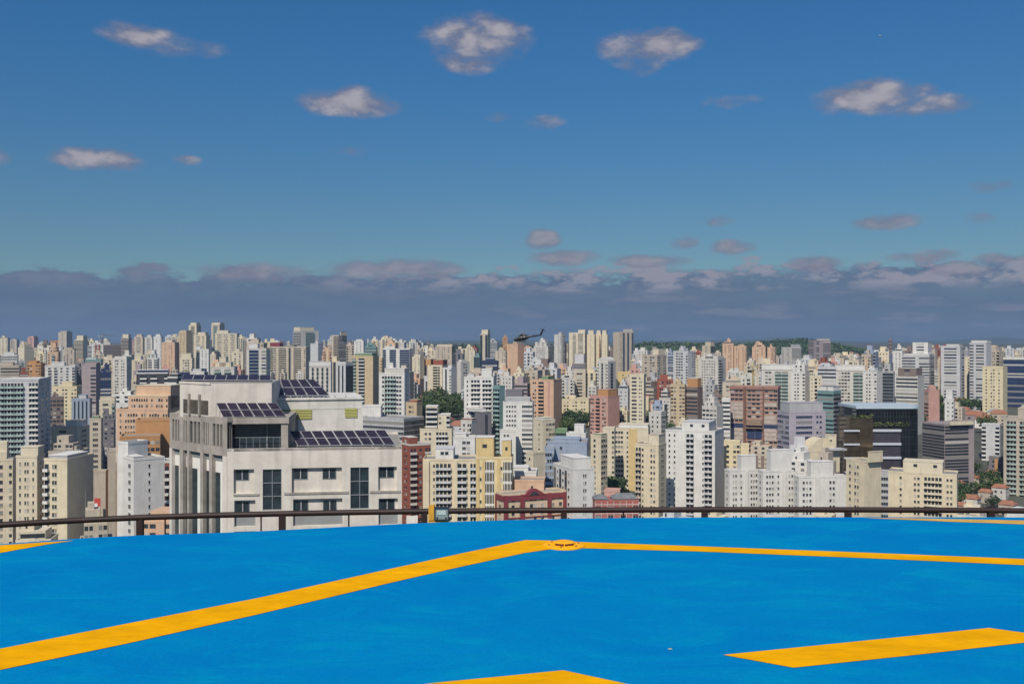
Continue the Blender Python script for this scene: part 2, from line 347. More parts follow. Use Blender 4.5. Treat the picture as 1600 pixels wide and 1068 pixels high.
B(598,640,645,545,578,1300,'white','G.GG.GGG','.','white framed office with grey blue glass and tall pillars',name='office_tower',cat='office building',glassm=GB,boxes=((600,616,541,'white'),))
B(592,632,640,584,655,670,'white','.OTTTTOO.','.o.','white tower with green glass grid and arched crown',boxes=((601,633,576,'offw','',.0),),near=True)
B(634,651,660,630,654,640,'tan','.OO.','..','tan building with brick side below the green grid tower',boxes=((639,658,625,'brick'),))
B(567,631,662,655,700,590,'grey','RRRRRRRR','GGG','long low grey office building with banded windows and rounded corner',name='office_building',cat='office building',boxes=(),near=True,r=1.6)
B(565,595,598,635,656,610,'white','.','.','blank white box behind the solar panel roof',boxes=(),near=False)
B(644,656,663,558,592,1250,'cream','.o.o','..','cream tower with grey side near the wooded park',boxes=((646,656,554,'cream'),))
B(669,691,700,571,617,1100,'cream','..BBB.','BB','cream and dark banded tower left of the park with terracotta box',boxes=((664,673,561,'orange'),(676,699,562,'brick')))
B(680,706,711,541,575,1500,'sand','.o.oo.o.','D','broad beige grid tower on the skyline above the park',boxes=((682,708,538,'cream'),))
B(692,705,712,575,612,1010,'white','.D.O','.','slim white tower next to the park',boxes=((699,706,571,'white'),))
B(714,720,734,566,610,1060,'offw','..','.OO.','pale narrow fronted tower with long grey side next to the park',boxes=((722,730,562,'white'),),r=.5)
B(740,749,752,557,580,1300,'teal','GG','.','small teal glass tower left of the tall crowned tower',name='office_tower',cat='office building')
B(732,742,744,548,566,1600,'cream','.o.','.','cream tower left of the small teal tower')
B(750,762,766,522,580,1500,'beige','D.D','.','tallest central tower with white middle stripe and round crown',boxes=((752,762,515,'cream'),))
B(764,777,779,534,556,1800,'grey','RR','.','plain grey block right of the tall crowned tower')
B(753,777,779,564,581,1200,'navy','RRR','.','low navy building in front of the tall crowned tower',boxes=((758,772,560,'navy'),))
B(785,793,794,527,548,1900,'orange','o','.','orange brown tower left of the helicopter')
B(774,790,792,549,574,1350,'beige','.o.oo','.','beige block below the orange brown tower')
B(792,809,820,538,580,1250,'peach','...','..','pink beige tower with plain walls directly under the helicopter')
B(725,771,773,590,656,660,'white','.o.BBBB.BBBB.','.','broad white tower with paired balcony bays in the centre',boxes=((752,768,577,'white'),(730,740,586,'white')),near=True,light='white')
B(770,781,789,604,682,650,'teal','TTT','..','narrow tower of green glass balconies with brick side',acc='brick',near=True)
B(786,832,834,629,740,640,'white','.oooo..RRRR','.','white tower with window grid left and ribbon windows right',boxes=((790,828,622,'grey'),),near=True,light='lgrey',acc='lgrey')
B(781,806,807,674,740,625,'white','.oo..','.','lower white annex at the foot of the ribbon window tower',near=True,boxes=())
B(790,816,818,610,628,760,'dgrey','.','.','dark green grey roof block behind the ribbon window tower',boxes=())
B(833,848,867,657,706,600,'cream','..o.','.OOO','cream tower with deep shaded side right of the ribbon window tower',boxes=((834,847,653,'white'),),near=True)
B(829,865,878,594,665,800,'peach','.OO.BBB..y..','...','pink beige tower with dark side behind the shaded cream tower',acc='pink',boxes=((845,855,588,'green'),))
B(855,917,919,692,748,480,'bluegrey','...o......','.','plain blue grey slab building in the centre',boxes=((864,905,687,'bluegrey'),),near=True)
B(851,866,867,702,750,470,'bluegrey','OOOO','.','light blue glazed wing left of the blue grey slab',near=True,boxes=())
B(822,833,852,709,750,450,'cream','.o.','....','small block with white front and tan side',boxes=(),near=True,r=.7)
B(793,838,840,738,756,432,'white','..O..','.','low white roof building with rounded tank',near=True,boxes=((795,825,731,'white'),))
B(783,802,803,749,775,424,'lgrey','OO.O','.','small grey white block behind the maroon framed building',near=True,boxes=())
B(802,850,852,752,775,412,'peach','.....o...','.','plain peach box rising behind the maroon framed building',near=True,boxes=())
B(865,895,929,734,830,402,'white','DoDoDo.','.....oo....','beige and white slab with dotted window column, right of maroon building',boxes=((872,893,717,'white'),),near=True,light='white',r=2.2)
B(923,939,949,682,748,560,'cream','.O..','OOO','cream tower with dark bluish side left of the yellow striped tower',boxes=((928,940,678,'green'),),near=True)
B(942,960,962,669,745,600,'cream','...O','.','pale cream slab behind the tower with bluish side',near=True)
B(922,950,968,620,684,800,'pink','OO.BB.OO.','...','pink tower with dark window grid and dark red side',light='pink',boxes=((932,948,609,'orange'),))
B(885,915,918,678,700,560,'white','.oRRo.','.','white building with balconies above the blue grey slab',near=True,boxes=((897,912,664,'white'),))
B(868,886,887,672,690,600,'green','RR','.','small greenish building left of the white balcony building',near=True,boxes=())
B(876,920,922,624,655,860,'lemon','.oo.oo.oo.','.','pale yellow block behind the orange roofed houses')
B(961,1013,1016,670,830,620,'cream','OOO.oyyy....','.','cream tower with a golden yellow vertical stripe',acc='gold',boxes=((967,1012,664,'white'),),near=True)
B(993,1029,1041,696,830,522,'warm','BBo..oo.','.o.','beige tower with dark balcony stack in front of the yellow striped tower',boxes=((1012,1028,680,'cream'),),near=True,light='sand')
B(1014,1033,1041,646,698,645,'offw','.o.o.','O','narrow pinkish white tower above the beige balcony tower',boxes=((1018,1033,643,'white'),),near=True)
B(1040,1117,1131,675,830,546,'white','.o.o....BBB...oBBB.','..','largest white tower with two dark balcony stacks',light='lgrey',boxes=((1064,1106,661,'white','..O..O.'),),near=True)
B(1129,1156,1158,691,730,575,'lemon','.O.OO','.','small pale yellow block between white towers',near=True,boxes=())
B(1157,1170,1171,697,728,565,'lemon','..','.','narrow pale yellow block left of the white lift houses',near=True,boxes=())
B(1215,1233,1290,645,697,570,'lilac','ROR','..RRRRR.oo.','lilac grey office with blue ribbon windows and grey roof storey',boxes=((1236,1288,630,'grey'),),near=True,name='office_tower',cat='office building',glassm=GB,r=.6)
B(1277,1302,1314,612,674,700,'teal','RRRR','BBB','grey green terraced tower with dark lattice side',boxes=((1279,1290,604,'white'),(1292,1301,604,'white')),light='dgrey')
B(1132,1140,1184,736,830,510,'white','.o.','.oo.o.x.ooo','leftmost section of the long white condominium',boxes=((1159,1182,713,'white'),),near=True,r=.35)
B(1184,1192,1240,737,830,502,'white','.o.','.ooo.o.x.oo','middle section of the long white condominium',boxes=((1205,1238,704,'white'),),near=True,r=.35)
B(1240,1248,1326,746,830,492,'white','.o.','.ooo.x...oo....','right section of the long white condominium with red roof awning',boxes=((1268,1303,722,'white'),),near=True,r=.25)
B(1322,1351,1377,722,830,446,'warm','.o.oo.y','.....','cream tower with sunlit peach corner and blank front',acc='warm',boxes=((1353,1366,706,'warm'),),near=True,r=1)
B(1376,1388,1389,740,830,478,'grey','RR','.','thin grey building with dark ribbon windows between cream towers',near=True,boxes=())
B(1388,1495,1497,743,830,505,'warm','...o...oo.BBBBB.oo.','.','wide cream block with green balcony stack in the middle',boxes=((1411,1473,725,'cream','..O...O.'),),near=True,light='cream')
B(1441,1476,1522,664,805,620,'mauve','RRRRRR','RRRRRRRRR..','brown grey finely banded brick tower pair',acc='brown',light='mauve',boxes=((1478,1512,657,'cream'),),near=False,fh=1.9,r=.9)
B(1476,1490,1492,624,668,700,'white','.o.o','.','slender white tower above the brown grey towers',boxes=((1478,1488,610,'white'),))
B(1568,1640,1645,656,805,600,'sand','.TTT.TTTT.TTT.','.','beige tower with greenish windows cut by the right picture edge',boxes=((1590,1625,640,'sand'),),near=True,light='beige')
B(1534,1562,1564,664,800,700,'lgrey','BB....BB','.','grey tower with white balconies down both edges',light='white',boxes=())
B(1545,1568,1570,716,800,640,'dgrey','.OyO.','.','dark grey block with an orange red vertical stripe',acc='orange',near=True,boxes=())
B(1535,1567,1574,574,648,900,'lemon','.o.oo.o.','..','pale yellow tower in front of the navy glass block',boxes=())
B(1556,1625,1630,562,645,1000,'navy','RRRRRR','.','large navy glass block at the right picture edge',name='office_tower',cat='office building',glassm=GB,boxes=((1558,1620,559,'white','',-.02),))
B(1515,1541,1549,536,645,980,'lgrey','RR.RRRR.','..','right one of two tall grey banded towers with rounded crown',light='white',boxes=((1517,1543,532,'white'),),near=False)
B(1470,1500,1506,541,636,980,'lgrey','.RRRR.','.R','left one of two tall grey banded towers with rounded crown',light='white',boxes=((1478,1498,538,'white'),),near=False)
B(1507,1516,1517,558,602,1020,'cream','.o','.','slim cream tower between the two grey banded towers',boxes=())
B(1409,1452,1460,556,625,1050,'lgrey','RRRR.RRR','R','grey balcony tower with white crown slab right of centre',light='white',boxes=((1425,1449,535,'white','.RR.'),(1412,1452,553,'white','',-.01)))
B(1396,1410,1412,549,600,1150,'white','.o.o.','.','plain white tower left of the grey balcony tower')
B(1400,1434,1444,588,635,810,'offw','RRRRRR','.','white banded tower with brown framed top floor',light='white',boxes=((1403,1432,575,'brown','.R.',-.01),))
B(1450,1461,1464,546,580,1300,'beige','.o.','.','beige tower behind the grey balcony tower')
B(1443,1451,1468,610,643,830,'pink','RR','...','small pink and beige block above the dark glass office',r=.7)
B(1305,1352,1354,579,645,880,'offw','.OOOO.TTTT','.','cream and green tower with heavy white crown, right twin',boxes=((1305,1353,571,'white','',-.02),),acc='teal',light='offw',near=False)
B(1348,1370,1379,581,645,870,'white','.oo.O','..','white wing of the right heavy crowned twin')
B(1190,1242,1244,578,650,880,'offw','.OO.TTTT.O','.','cream and green tower with heavy white crown, left twin',boxes=((1190,1243,570,'white','',-.02),),light='offw',near=False)
B(1236,1258,1265,581,650,870,'white','.oo.O','..','white wing of the left heavy crowned twin')
B(1376,1396,1398,581,634,930,'grey','GGG','.','grey glass slab right of the heavy crowned twin',name='office_tower',cat='office building')
B(1221,1237,1252,543,573,1500,'offw','o.o.','RR','white tower with brown grey side below the hill',boxes=((1234,1248,538,'grey'),))
B(1263,1280,1298,532,562,1600,'mauve','RR.R','.RR','mauve and white tower with grey side below the hill',boxes=((1274,1284,529,'offw'),))
B(1129,1146,1147,537,578,1400,'peach','.o.oo.','.','left peach tower of the row below the hill')
B(1146,1166,1169,541,578,1400,'peach','.oo.oo','.','middle peach tower of the row below the hill')
B(1175,1196,1198,542,564,1500,'peach','.oo.o.','.','right wide peach tower of the row below the hill')
B(1199,1211,1213,543,567,1500,'peach','.O','.','last slim peach tower of the row below the hill')
B(1097,1110,1117,540,563,1500,'beige','.o.','G','brown green tower right of the pink letters area',boxes=((1101,1111,534,'beige'),))
B(1092,1122,1134,561,605,1100,'offw','.oooooo.','B.','long off white tower with many small windows')
B(1052,1075,1087,549,605,1100,'lgrey','.OOO.O','.O','light grey patterned tower with blank shoulder')
B(1003,1027,1041,555,590,1100,'sand','.O.OO.','O.O','cream grey tower pair below the wooded hill',boxes=((1018,1027,545,'cream'),))
B(1043,1054,1056,555,590,1150,'bluegrey','RR','.','blue grey glass tower between two pale towers')
B(889,914,917,520,582,1500,'cream','..RR.RRR.','.','first cream tower of the tall central row, dark windows',boxes=((903,914,515,'cream'),))
B(917,929,931,523,582,1500,'warm','.x.x','.','second cream ribbed tower of the tall central row',boxes=((919,927,516,'cream'),))
B(931,939,941,522,582,1505,'warm','.x.','.','third cream ribbed tower of the tall central row',boxes=((932,938,516,'cream'),))
B(940,949,951,523,582,1495,'warm','.x.','.','fourth cream ribbed tower of the tall central row',boxes=((941,947,516,'cream'),))
B(958,973,990,519,582,1500,'beige','..o','G.G.G','tall beige tower with navy glass side stripes',boxes=((972,986,514,'offw'),),glassm=GB)
B(866,877,883,523,578,1500,'offw','.o','.R','pale tower right of the helicopter tail',boxes=((872,880,519,'grey'),))
B(834,856,864,541,570,1450,'offw','.oooo.','B','broad pale tower under the helicopter tail')
B(896,915,917,575,615,950,'beige','.RR.','.','beige tower with a dark flared collar',boxes=((894,916,568,'dgrey','',-.05),(898,912,553,'lgrey')))
B(984,1006,1009,586,630,800,'cream','.RRR.oo.','.','cream framed tower with dark ribbon windows right of centre',boxes=())
B(965,985,986,582,590,960,'gold','.o.','.','small golden orange building right of the arched tower',boxes=())
B(1048,1070,1072,601,662,800,'tan','OO.OO','.','orange tan tower with dark windows')
B(1072,1090,1098,606,660,800,'brown','RRR','..','brown striped tower with terracotta sloping top',acc='orange',boxes=((1073,1089,591,'orange'),))
B(1097,1120,1130,636,670,660,'offw','OOOO','...','off white block with beige blank side behind the largest white tower',near=False)
B(1128,1141,1142,624,662,690,'white','RR','.','white banded block left of the red building under construction',near=False)
B(627,641,673,696,830,474,'brick','.o.','BB.O.BB','brick red tower with white balconies beside the solar panel building',boxes=((641,654,684,'brick','.O.'),),near=True,light='offw',r=1.0)
B(661,744,746,719,830,450,'warm','xx.oBBBBB.xBBB.BB','.','cream tower with long grey balconies right of the brick tower',boxes=((680,708,702,'white','.OO.'),),near=True,light='lgrey')
B(744,800,802,716,830,410,'yellow','yoyFFF.yoFFF','.','yellow tower with tall white framed windows and gold penthouses',boxes=((743,771,684,'gold','.O.'),(784,798,688,'gold','.O.')),near=True,light='white',acc='gold',fh=4.6)
B(656,706,708,671,705,600,'cream','.oo.BBB.','.','cream terraced building with white balconies above the brick tower',near=True,boxes=((665,683,635,'cream','BB'),(684,703,648,'cream','o.B')),light='white')
B(720,737,745,658,700,600,'offw','.O.OB','..','white building with pink edges left of the dark roofed block',near=True,boxes=((722,740,654,'brick'),),acc='pink')
B(742,752,768,645,690,640,'dgrey','..','.D.','dark charcoal building with one white vertical line',boxes=((728,745,640,'white'),),near=False)
B(708,742,744,684,718,520,'white','..OO.','.','low white building with flat roofs left of the gold penthouses',near=True,boxes=((710,728,678,'white'),))
B(944,968,970,768,776,338,'pink','...','.','small brick red roof house behind the brick block with white grid',near=False,boxes=())
# ------------------------------------------------------------------ custom buildings
def isect(px, A, Bp):
    t = (px-800)/F; d = (Bp[0]-A[0], Bp[1]-A[1]); k = (t*A[1]-A[0])/(d[0]-t*d[1]); return k
def holed(mb, A, f, n, L, z0, z1, holes, m=0, mh=0, mr=None):
    """wall from A along f with outward normal n; holes (s0,s1,za,zb,depth) become recesses with reveals"""
    mr = m if mr is None else mr
    S = sorted({0, L} | {h[0] for h in holes} | {h[1] for h in holes}); ZZ = sorted({z0, z1} | {h[2] for h in holes} | {h[3] for h in holes})
    P = lambda s, q, z: (A[0]+f[0]*s+n[0]*q, A[1]+f[1]*s+n[1]*q, z)
    for a, b in zip(S, S[1:]):
        for c, d in zip(ZZ, ZZ[1:]):
            sm, zm = (a+b)/2, (c+d)/2
            if any(h[0] < sm < h[1] and h[2] < zm < h[3] for h in holes): continue
            mb.quad(P(a,0,c), P(b,0,c), P(b,0,d), P(a,0,d), m)
    for (a, b, c, d, dp) in holes:
        mb.quad(P(a,-dp,c), P(b,-dp,c), P(b,-dp,d), P(a,-dp,d), mh)
        mb.quad(P(a,0,c), P(a,-dp,c), P(a,-dp,d), P(a,0,d), mr); mb.quad(P(b,-dp,c), P(b,0,c), P(b,0,d), P(b,-dp,d), mr)
        mb.quad(P(a,-dp,d), P(b,-dp,d), P(b,0,d), P(a,0,d), mr); mb.quad(P(a,0,c), P(b,0,c), P(b,-dp,c), P(a,-dp,c), mr)

HC = mat('hero_cream', (.61,.565,.505), .85, .15, .7, .24); HG = mat('hero_concrete', (.34,.31,.275), .9, .3, .8, .3)
HW = mat('hero_white', (.70,.68,.63), .85, .08, .5, .12); HS = mat('hero_spandrel', (.24,.25,.25), .7, .15, .8); FR = mat('alu_frame', (.20,.22,.24), .5, .05)
GD = mat('dark_window_glass', (.03,.045,.055), .08, .5, .9, spec=.7); LV = mat('yellow_louvre', (.50,.48,.16), .7, .1, 1)
PVm = mat('solar_cell', (.030,.024,.042), .4, .35, 1.0, spec=.12); PVf = mat('solar_frame', (.42,.42,.45), .5, .05)
def hero():
    P = Vector((X(355,90), 90)); Rr = Vector((X(628,92.2), 92.2)); Q = Vector((X(265,97.3), 97.3))
    f = (Rr-P); L = f.length; f.normalize(); nb = Vector((-f.y, f.x)); n = -nb
    zt = E-9.66; O = Vector((P.x, P.y, 0))
    t = empty('residential_building', O); tag(t, 'nearest cream building with pillared corner and solar panels on its roofs', 'apartment building')
    def loc(v, z=0): return (v[0]-O.x, v[1]-O.y, z)
    l2 = lambda v: (v[0]-O.x, v[1]-O.y)
    PROT.append((262, 630, 592, 835, 85))
    S = lambda px: isect(px, P, Rr)*L
    ZF = lambda py, s: E - (py-HZ)/F*(P.y + f.y*s)
    holes = []; wins = []; strips = []; spand = []
    for row in range(4):
        dy = row*48.5
        bays = [(365,397,733,771),(456,534,731,769),(591,620,729,766)] if row == 0 else [(366,399,733,774),(458,535,731,773),(591.5,621.5,730,771)]
        for (a,b,c,d) in bays:
            sa, sb = S(a), S(b); holes.append((sa, sb, ZF(d+dy, sa), ZF(c+dy, sa), .32))
            if row: spand.append((sa, sb, ZF(d+dy-1, sa), ZF(d+dy-17, sa)))
        for (a,b,c,d) in [(367,388.5,734,751),(458,480.5,732.5,749.5),(503.5,525,732,749),(592.5,616,730,747)]:
            if row: a += .8; b += .8; c += 1.5; d += 1.5
            wins.append((S(a), S(b), ZF(d+dy, S(a)), ZF(c+dy, S(a))))
    for k in range(2):
        dy = k*97
        for (a,b,c,d) in [(410.5,440,733,797),(547.5,576.5,730,795)]:
            sa, sb = S(a), S(b); strips.append((sa, sb, ZF(d+dy, sa), ZF(c+dy, sa)))
            holes.append((sa, sb, ZF(d+dy, sa), ZF(c+dy, sa), .22))
    mb = MB(); A0 = l2(P)
    holed(mb, A0, f, n, L, 0, zt, holes, 0, 0, 0)
    back = [Rr, Rr+nb*15, Q+nb*12, Q]
    for a, b in zip(back, back[1:]): mb.quad(loc(a,0), loc(b,0), loc(b,zt), loc(a,zt), 0)
    mb.poly([loc(v, zt-.25) for v in (P, Rr, Rr+nb*15, Q+nb*12, Q)], 1)
    # parapet
    mb.box(-.0, L, 0, .28, zt-.25, zt, 0, Matrix.Translation((A0[0],A0[1],0)) @ Matrix.Rotation(math.atan2(f.y,f.x),4,'Z'))
    mb.build('wall', [HC, ROOF], t)
    RZ = math.atan2(f.y, f.x); W = lambda s, q, z: (A0[0]+f.x*s+n.x*q, A0[1]+f.y*s+n.y*q, z)
    q = MB(); 
    for (a,b,c,d) in [(365,405,771.5,774.5),(444,545,769,772.5),(578,626,766.5,770)]:
        q.box(S(a), S(b), -.07, 0.0, ZF(d,S(a)), ZF(c,S(a)), 0, Matrix.Translation((A0[0],A0[1],0)) @ Matrix.Rotation(RZ,4,'Z'))
    q.build('ledge', HG, t)
    for (a,b,c,d) in spand:
        q = MB(); q.box(0, b-a, .29, .33, 0, d-c, 0); q.build('spandrel', HS, t, loc=W(a,0,c), rz=RZ)
    for (a,b,c,d) in wins:
        w, h = b-a, d-c; q = MB(); y0 = .22
        q.box(0,w,.28,.32,0,.05,0); q.box(0,w,.28,.32,h-.05,h,0); q.box(0,.05,.28,.32,.05,h-.05,0); q.box(w-.05,w,.28,.32,.05,h-.05,0)
        q.box(w*.47,w*.53,.275,.32,.05,h-.05,1)
        fr = q.build('window', [FR, PVf], t, loc=W(a,0,c), rz=RZ)
        g = MB(); g.quad((.05,.31,.05),(w-.05,.31,.05),(w-.05,.31,h-.05),(.05,.31,h-.05)); g.build('pane', GD, fr)
    for (a,b,c,d) in strips:
        w, h = b-a, d-c; q = MB(); y0 = .08
        q.box(0,.05,y0,.2,0,h,0); q.box(w-.05,w,y0,.2,0,h,0); q.box(w/2-.035,w/2+.035,y0,.2,0,h,0)
        for k in range(4): z = h*k/3*.98; q.box(.05,w/2-.035,y0,.2,z,z+.07,0); q.box(w/2+.035,w-.05,y0,.2,z,z+.07,0)
        fr = q.build('window_strip', FR, t, loc=W(a,0,c), rz=RZ)
        g = MB(); g.quad((.05,.16,0),(w-.05,.16,0),(w-.05,.16,h),(.05,.16,h)); g.build('pane', GD, fr)
    # pillared corner face Q -> P
    g1 = (P-Q); LC = g1.length; g1.normalize(); gn = Vector((g1.y, -g1.x)); Aq = l2(Q)
    sc_ = lambda px: isect(px, Q, P)*LC
    pil = [(264.9,268.5),(281,286),(292.5,295.5),(313,317.5),(327,331.5),(348,354.9)]
    pil = [(max(0,sc_(a)), min(LC,sc_(b))) for a,b in pil]; zm = E-6.9
    hl = []; 
    for (a,b),(c,d) in zip(pil, pil[1:]):
        hl.append((b+.08, c-.08, E-9.55, E-7.5, .2)); hl.append((b, c, 0, E-10.35, .7))
    mb = MB(); holed(mb, Aq, g1, gn, LC, 0, zm, [h for h in hl if h[3] > E-10], 0, 1, 0)
    mb2 = MB()
    # lower part: pillars in front of a white inner wall
    mb = MB(); holed(mb, Aq, g1, gn, LC, E-10.35, zm, [h for h in hl if h[3] > E-10], 0, 2, 0)
    T = Matrix.Translation((Aq[0],Aq[1],0)) @ Matrix.Rotation(math.atan2(g1.y,g1.x),4,'Z')
    mb.box(0, LC, .001, .5, zm-.35, zm, 0, T)
    mb.build('pillared_storey', [HG, HS, GD], t)
    for (a,b) in pil:
        q = MB(); q.box(0, b-a, -.02, .34, 0, E-10.35, 0); q.build('pillar', HG if a > .3 and abs(b-a) < .75 else HC, t, loc=(Aq[0]+g1.x*a, Aq[1]+g1.y*a, 0), rz=math.atan2(g1.y,g1.x))
    inner = MB(); inner.box(.02, LC-.05, .3, .35, E-10.9, E-10.36, 2, T); inner.box(.02, LC-.05, .35, 1.3, 0, E-10.36, 0, T)
    rr = random.Random(3)
    for (a,b),(c,d) in zip(pil, pil[1:]):
        k = rr.choice([.45,.55]); s0 = b + (c-b)*k; inner.box(b+.03, b+.1+(c-b)*.4, .32, .35, 0, E-12.0, 1, T)
        for z in range(6): inner.box(b+.02, c-.02, .2, .31, 91.5-z*8.4-.8, 91.5-z*8.4, 2, T)
    inner.build('inner_wall', [HW, GD, HS], t)
    for (a,b),(c,d) in zip(pil, pil[1:]):
        for k in ((.36,.70) if c-b > 1.0 else (.5,)):
            q = MB(); q.box(-.11, .11, .0, .19, 0, 2.03, 0); s = b+(c-b)*k
            q.build('fin', HG, t, loc=(Aq[0]+g1.x*s, Aq[1]+g1.y*s, E-9.54), rz=math.atan2(g1.y,g1.x))
    # terrace storey
    a0 = Vector((X(355.5,90.5), 90.5)); a1 = Vector((X(450,91.2), 91.2)); M = Matrix.Translation((*l2(a0),0)) @ Matrix.Rotation(math.atan2((a1-a0).y,(a1-a0).x),4,'Z'); Lm = (a1-a0).length
    q = MB(); q.box(-.0, Lm+.1, -.12, 8, zm-.55, zm, 0, M); q.box(0, .38, 0, .5, zt-.1, zm-.55, 0, M); q.box(Lm-.62, Lm, 0, .5, zt-.1, zm-.55, 0, M)
    q.box(Lm-.4, Lm-.02, .5, 8, zt-.1, zm-.55, 0, M)
    ins = -gn*.32; q.prism([l2(Q+ins+g1*.3), l2(P+ins-g1*.1), l2(a0+Vector((.1,.4))), l2(a0+nb*8), l2(Q+nb*7)], zt-.2, zm-.37, 0)
    q.prism([l2(Q-gn*.5), l2(P-gn*.5), l2(a0+Vector((.1,.6))), l2(a0+nb*8), l2(Q+nb*7)], zm-.36, zm-.02, 0)
    q.build('terrace_storey', [HG], t)
    q = MB(); q.box(.38, Lm-.62, 1.0, 1.1, zt-.1, zm-.55, 0, M); q.build('terrace_glass', [GD], t)
    q = MB(); q.box(.38+3.0, .38+3.08, .9, 1.0, zt-.1, zm-.55, 0, M); q.box(.38, Lm-.62, .45, .5, zt+.9, zt+.95, 0, M)
    for k in range(8): q.box(.4+k*.6, .43+k*.6, .45, .5, zt-.1, zt+.9, 0, M)
    q.build('terrace_railing', [FR], t)
    # penthouse
    b0 = Vector((X(281,95.9),95.9)); b1 = Vector((X(328,92.2),92.2)); b2 = Vector((X(424.5,93.3),93.3)); b3 = b2 + nb*9; b4 = b0 + nb*9
    zp = E-3.85; q = MB(); q.prism([l2(v) for v in (b0,b1,b2,b3,b4)], zm-.3, zp, 0, 1)
    e1 = (b1-b0); Le = e1.length; e1.normalize(); M1 = Matrix.Translation((*l2(b0),0)) @ Matrix.Rotation(math.atan2(e1.y,e1.x),4,'Z')
    q.box(-.06, Le+.06, -.06, .2, zp-.12, zp+.06, 0, M1)
    ph = q.build('penthouse', [HC, ROOF], t)
    for (x0_,x1_) in ((287,296),(298,312),(314.5,325.5)):
        s0, s1 = isect(x0_, b0, b1)*Le, isect(x1_, b0, b1)*Le
        g = MB(); g.box(s0, s1, -.05, .02, E-6.75, E-5.45, 0, M1); g.build('window', mat('bronze_glass', (.10,.085,.07), .2, .5, 1.2), ph)
    for px in (297, 313.3):
        s0 = isect(px, b0, b1)*Le; g = MB(); g.box(s0-.12, s0+.12, -.2, .0, zm, E-4.9, 0, M1); g.build('pillar', HG, ph)
    # rear block
    c0 = Vector((X(426,99),99)); c1 = Vector((X(566,101),101)); zr = E-5.8; e = (c1-c0); Lr = e.length; e.normalize()
    MR = Matrix.Translation((*l2(c0),0)) @ Matrix.Rotation(math.atan2(e.y,e.x),4,'Z')
    q = MB(); q.box(0, Lr, 0, 11, zt-1.5, zr, 0, MR); q.box(-.1, Lr+.12, -.14, 11.1, zr, zr+.16, 0, MR); q.box(.2, Lr-.2, -.03, 0, zr-.95, zr-.83, 0, MR)
    rb = q.build('rear_block', [mat('hero_grey_render', (.60,.58,.54), .9, .22, .5, .3)], t)
    for (x0_,x1_,ya,yb_) in ((440,487,639.5,654.5),(539,558,638.5,653)):
        s0, s1 = isect(x0_, c0, c1)*Lr, isect(x1_, c0, c1)*Lr; za, zb_ = E-(yb_-HZ)/F*99.5, E-(ya-HZ)/F*99.5; g = MB()
        g.box(s0, s1, -.03, 0, za, zb_, 1, MR)
        for k in range(6): z = za + (zb_-za)*(k+.12)/6; g.box(s0, s1, -.1, -.03, z, z+.1, 0, MR)
        g.build('louvre', [LV, GL], rb)
    s = isect(465, c0, c1)*Lr; g = MB(); p0 = MR @ Vector((s,-.12,zt)); p1 = MR @ Vector((s,-.12,E-7.0)); g.tube([p0,p1], .05, 6); g.build('drain_pipe', [HS], rb)
    g = MB()
    for k in range(7): g.box(.6+k*1.1, .7+k*1.1, .9, 1.0, zr+.16, zr+.16+.2, 0, MR)
    g.build('array_foot', [HS], rb)
    return t
hero()

def solar(BL, BR, TR, TL, cols, rows, label, strip=False):
    """corner points in the world; a tilted table of framed panels on legs"""
    P4 = [Vector((X(p[0], p[1]), p[1], p[2])) for p in (BL, BR, TR, TL)]
    o = P4[0]; t = empty('solar_array', o); tag(t, label, 'solar panels', 'solar panel arrays on the cream building')
    bl, br, tr, tl = [p-o for p in P4]
    nrm = (br-bl).cross(tl-bl).normalized(); 
    if nrm.z < 0: nrm = -nrm
    at = lambda u, v: (bl*(1-u)+br*u)*(1-v) + (tl*(1-u)+tr*u)*v
    for j in range(rows):
        for i in range(cols):
            g = .012 if rows > 1 else .006
            c = [at((i+g*3)/cols, (j+g)/rows), at((i+1-g*3)/cols, (j+g)/rows), at((i+1-g*3)/cols, (j+1-g)/rows), at((i+g*3)/cols, (j+1-g)/rows)]
            q = MB(); q.quad(*[p+nrm*.02 for p in c], 1)
            ctr = sum(c, Vector())/4; ci = [ctr + (p-ctr)*.95 for p in c]; q.quad(*[p+nrm*.03 for p in ci], 0)
            for a, b in zip(c, c[1:]+c[:1]): q.quad(a-nrm*.02, b-nrm*.02, b+nrm*.02, a+nrm*.02, 1)
            q.build('solar_panel', [PVm, PVf], t)
    q = MB()
    for v in (.08, .92):
        q.tube([at(0,v)-nrm*.06, at(1,v)-nrm*.06], .035, 5)
        for i in range(cols+1):
            p = at(i/cols, v)-nrm*.06; q.tube([p, (p.x, p.y, min(p.z-.05, -.28))], .025, 4)
    q.build('mounting_frame', [PVf], t)
solar((465,91.3,E-9.52),(618,92.0,E-9.50),(602,95.0,E-8.40),(452,94.3,E-8.45),9,2,'lower right solar array on the cream building, nine panels wide')
solar((348,90.6,E-6.84),(448,91.2,E-6.84),(432,92.9,E-5.68),(337,91.95,E-5.63),6,2,'small solar array tilted on the terrace roof of the cream building')
solar((428,100.5,E-5.45),(516,101.2,E-5.45),(491,106.0,E-3.98),(424,105.3,E-4.0),5,2,'upper solar array on the rear block of the cream building')
solar((283,97.5,E-3.72),(423,96,E-3.72),(423,99,E-3.3),(287,100.5,E-3.3),8,1,'flat strip of solar panels behind the penthouse parapet')

